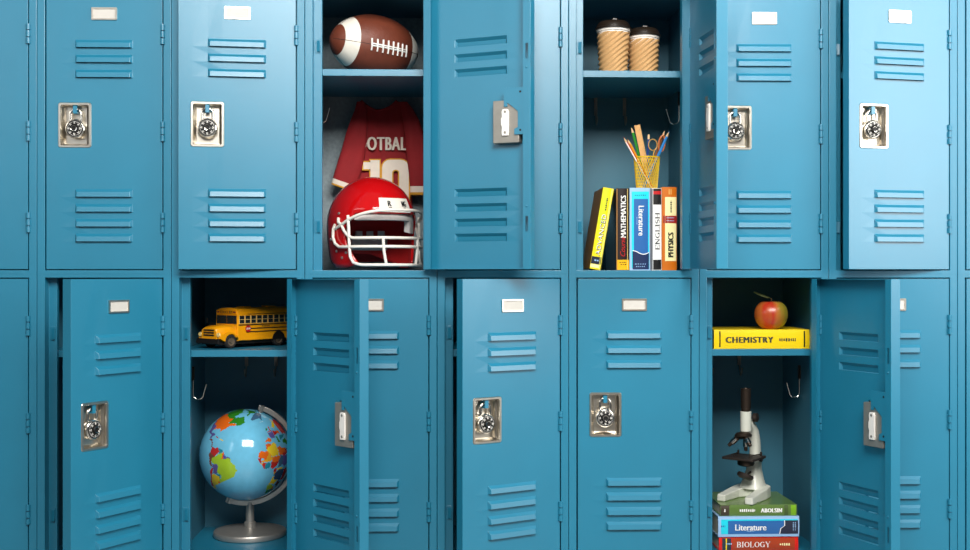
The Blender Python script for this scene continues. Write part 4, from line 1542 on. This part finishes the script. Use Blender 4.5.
def loft(mb, secs, m=0):
    n_ = len(secs[0])
    b0 = len(mb.v)
    for q in secs:
        mb.v += [tuple(p_) for p_ in q]
    for i in range(len(secs) - 1):
        for j in range(n_):
            mb.f.append([b0 + i * n_ + j, b0 + i * n_ + (j + 1) % n_, b0 + (i + 1) * n_ + (j + 1) % n_, b0 + (i + 1) * n_ + j]); mb.m.append(m)
    mb.f += [[b0 + j for j in range(n_)][::-1], [b0 + (len(secs) - 1) * n_ + j for j in range(n_)]]; mb.m += [m, m]


def sec(cy, cz, hx_, hy_, t=0., n=16):
    """rounded section around (0, cy, cz), leaning by t"""
    out = []
    for j in range(n):
        a = 2 * PI * j / n
        u = abs(math.cos(a)) ** .6 * math.copysign(1, math.cos(a)) * hx_
        v = abs(math.sin(a)) ** .6 * math.copysign(1, math.sin(a)) * hy_
        out.append((u, cy + v * math.cos(t), cz + v * math.sin(t)))
    return out


loft(mb, [sec(.038, .022, .031, .030), sec(.041, .042, .023, .026), sec(.045, .066, .0165, .021), sec(.049, .090, .0140, .0180)])
mb.build('pillar', 'enamel', mic, smooth=50)
mb = MB()                                              # curved arm
loft(mb, [sec(.049, .082, .0125, .0165), sec(.053, .108, .0122, .0150, .1), sec(.051, .134, .0120, .0140, .25), sec(.044, .157, .0115, .0125, .5), sec(.031, .174, .0100, .0108, .8), sec(.014, .186, .0095, .0095, 1.2)])
mb.build('arm', 'enamel', mic, smooth=50)
TY = -.004                                             # axis of the tube
mb = MB(); mb.lathe([(.0128, .166), (.0134, .1665), (.0134, .2140), (.0128, .2145)], 32, 0, Matrix.Translation((0, TY, 0))); mb.build('body_tube', 'enamel', mic, smooth=40)
mb = MB(); mb.lathe([(.0112, .213), (.0112, .222), (.0120, .223), (.0122, .266), (.0126, .2665), (.0126, .270), (.0095, .2705), (.0080, .2675), (0, .2675)], 32, 0, Matrix.Translation((0, TY, 0))); mb.build('eyepiece', 'bronze_dark', mic, smooth=35)
for s_ in (-1, 1):
    mb = MB(); mb.cyl((s_ * .007, .018, .198), (s_ * .012, .018, .198), .004, 0, 16); mb.cyl((s_ * .011, .018, .198), (s_ * .020, .018, .198), .0110, 0, 24); mb.cyl((s_ * .020, .018, .198), (s_ * .0215, .018, .198), .0080, 1, 20)
    mb.build('focus_knob', ['stage_dark', 'bronze_dark'], mic, smooth=40)
    mb = MB(); mb.cyl((s_ * .012, .046, .092), (s_ * .021, .046, .092), .0058, 0, 18); mb.build('hinge_knob', 'stage_dark', mic, smooth=40)
mb = MB()                                              # revolving nosepiece
A = Matrix.Translation((-.004, TY - .006, .154)) @ Matrix.Rotation(R(-14), 4, 'X') @ Matrix.Rotation(R(-10), 4, 'Y')
mb.lathe([(.008, -.007), (.019, -.004), (.0215, .002), (.018, .007), (.010, .010), (0, .0105)], 32, 0, A)
mb.build('nosepiece', 'bronze_dark', mic, smooth=40)
for k, (d, L) in enumerate((((0, 0, -1), .034), ((-.64, -.36, -.66), .036), ((.55, -.30, -.66), .028))):
    d = Vector(d).normalized()
    o_ = Vector((0, TY, .152)) if k == 0 else Vector((-.004, TY - .006, .154)) + Vector((d.x, d.y, 0)) * .012
    q = d.to_track_quat('Z', 'Y').to_matrix().to_4x4()
    mb = MB()
    mb.lathe([(.0062, 0), (.0062, L * .30), (.0068, L * .32), (.0068, L * .70), (.0050, L * .74), (.0042, L), (.002, L)], 20, [0, 0, 1, 1, 0, 0], Matrix.Translation(o_) @ q)
    mb.build('objective', ['bronze_dark', 'chrome'], mic, smooth=35)
mb = MB()                                              # stage
mb.prism(rr(-.042, .042, -.056, .026, .008), .0055, lambda u, v, w: (u, v, .1005 + w))
mb.lathe([(.016, .0925), (.024, .095), (.026, .1005)], 28, 0, Matrix.Translation((0, TY, 0)))
mb.build('stage', 'stage_dark', mic, bevel=.001)
for s_ in (-1, 1):
    mb = MB(); mb.tube([(s_ * .030, .018, .106), (s_ * .030, .018, .110), (s_ * .024, -.012, .1095), (s_ * .020, -.030, .1072)], .0013, n=6)
    mb.cyl((s_ * .030, .018, .106), (s_ * .030, .018, .115), .0028, 0, 12); mb.build('stage_clip', 'bronze_dark', mic, smooth=40)
mb = MB(); mb.lathe([(.010, .080), (.019, .083), (.021, .088), (.020, .0930)], 28, 0, Matrix.Translation((0, TY, 0))); mb.build('diaphragm', 'bronze_dark', mic, smooth=40)
mb = MB(); mb.tube([(0, .024, .062), (0, .004, .058), (0, TY, .056)], .003, n=8)
A = Matrix.Translation((0, TY - .004, .056)) @ Matrix.Rotation(R(-20), 4, 'X') @ Matrix.Rotation(R(12), 4, 'Y')
mb.lathe([(0, -.006), (.014, -.006), (.0195, -.003), (.0205, .002), (.0185, .006), (.0175, .0045), (0, .0045)], 32, [0, 0, 0, 0, 0, 1], A)
mb.build('mirror', ['stage_dark', 'chrome'], mic, smooth=35)
#ENDPART3
# ------------------------------------------------------------------ camera, light
cam = bpy.data.cameras.new('camera')
cam.sensor_width = 36
cam.lens = 36 * F / 970
co = bpy.data.objects.new('camera', cam)
COL.objects.link(co)
co.location = (0, -CAMD, CAMZ)
co.rotation_euler = (PI / 2, 0, -ALPHA)
scn.camera = co


def area(name, loc, aim, sx, sy, power, rgb=(1, 1, 1)):
    l = bpy.data.lights.new(name, 'AREA')
    l.shape, l.size, l.size_y, l.energy, l.color = 'RECTANGLE', sx, sy, power, rgb
    o = bpy.data.objects.new(name, l)
    COL.objects.link(o)
    o.location = loc
    o.rotation_euler = (Vector(aim) - Vector(loc)).to_track_quat('-Z', 'Y').to_euler()
    return o


area('window_light', (.30, -2.45, CAMZ + 1.58), (.05, 0, 1.2), 1.6, 1.0, 126, (1, .97, .92))
area('right_fill_light', (2.22, -1.24, CAMZ + .72), (.5, 0, CAMZ + .3), .9, 1.6, 45, (1, .98, .95))  # fill added on the right for the ajar doors' sheen; no actual window
area('left_fill_light', (-2.4, -2.3, 1.9), (.3, 0, .9), 1.4, 1.4, 16, (.95, .98, 1))  # weak fill added to lift faces turned left; no window stands there
w = bpy.data.worlds.new('world')
scn.world = w
w.use_nodes = True
n, l = w.node_tree.nodes, w.node_tree.links
bg = n['Background']
tc = n.new('ShaderNodeTexCoord'); sp = n.new('ShaderNodeSeparateXYZ'); rp = n.new('ShaderNodeValToRGB')
l.new(tc.outputs['Generated'], sp.inputs[0])
mr = n.new('ShaderNodeMapRange'); mr.inputs[1].default_value = -1
l.new(sp.outputs['Z'], mr.inputs[0]); l.new(mr.outputs[0], rp.inputs[0]); l.new(rp.outputs[0], bg.inputs[0])
rp.color_ramp.elements[0].color = (.20, .20, .21, 1)
rp.color_ramp.elements[1].color = (.85, .9, .95, 1)
bg.inputs[1].default_value = .23
vs = scn.view_settings
vs.view_transform, vs.look, vs.gamma, vs.use_curve_mapping, vs.exposure = 'Standard', 'None', 1, False, 0.0
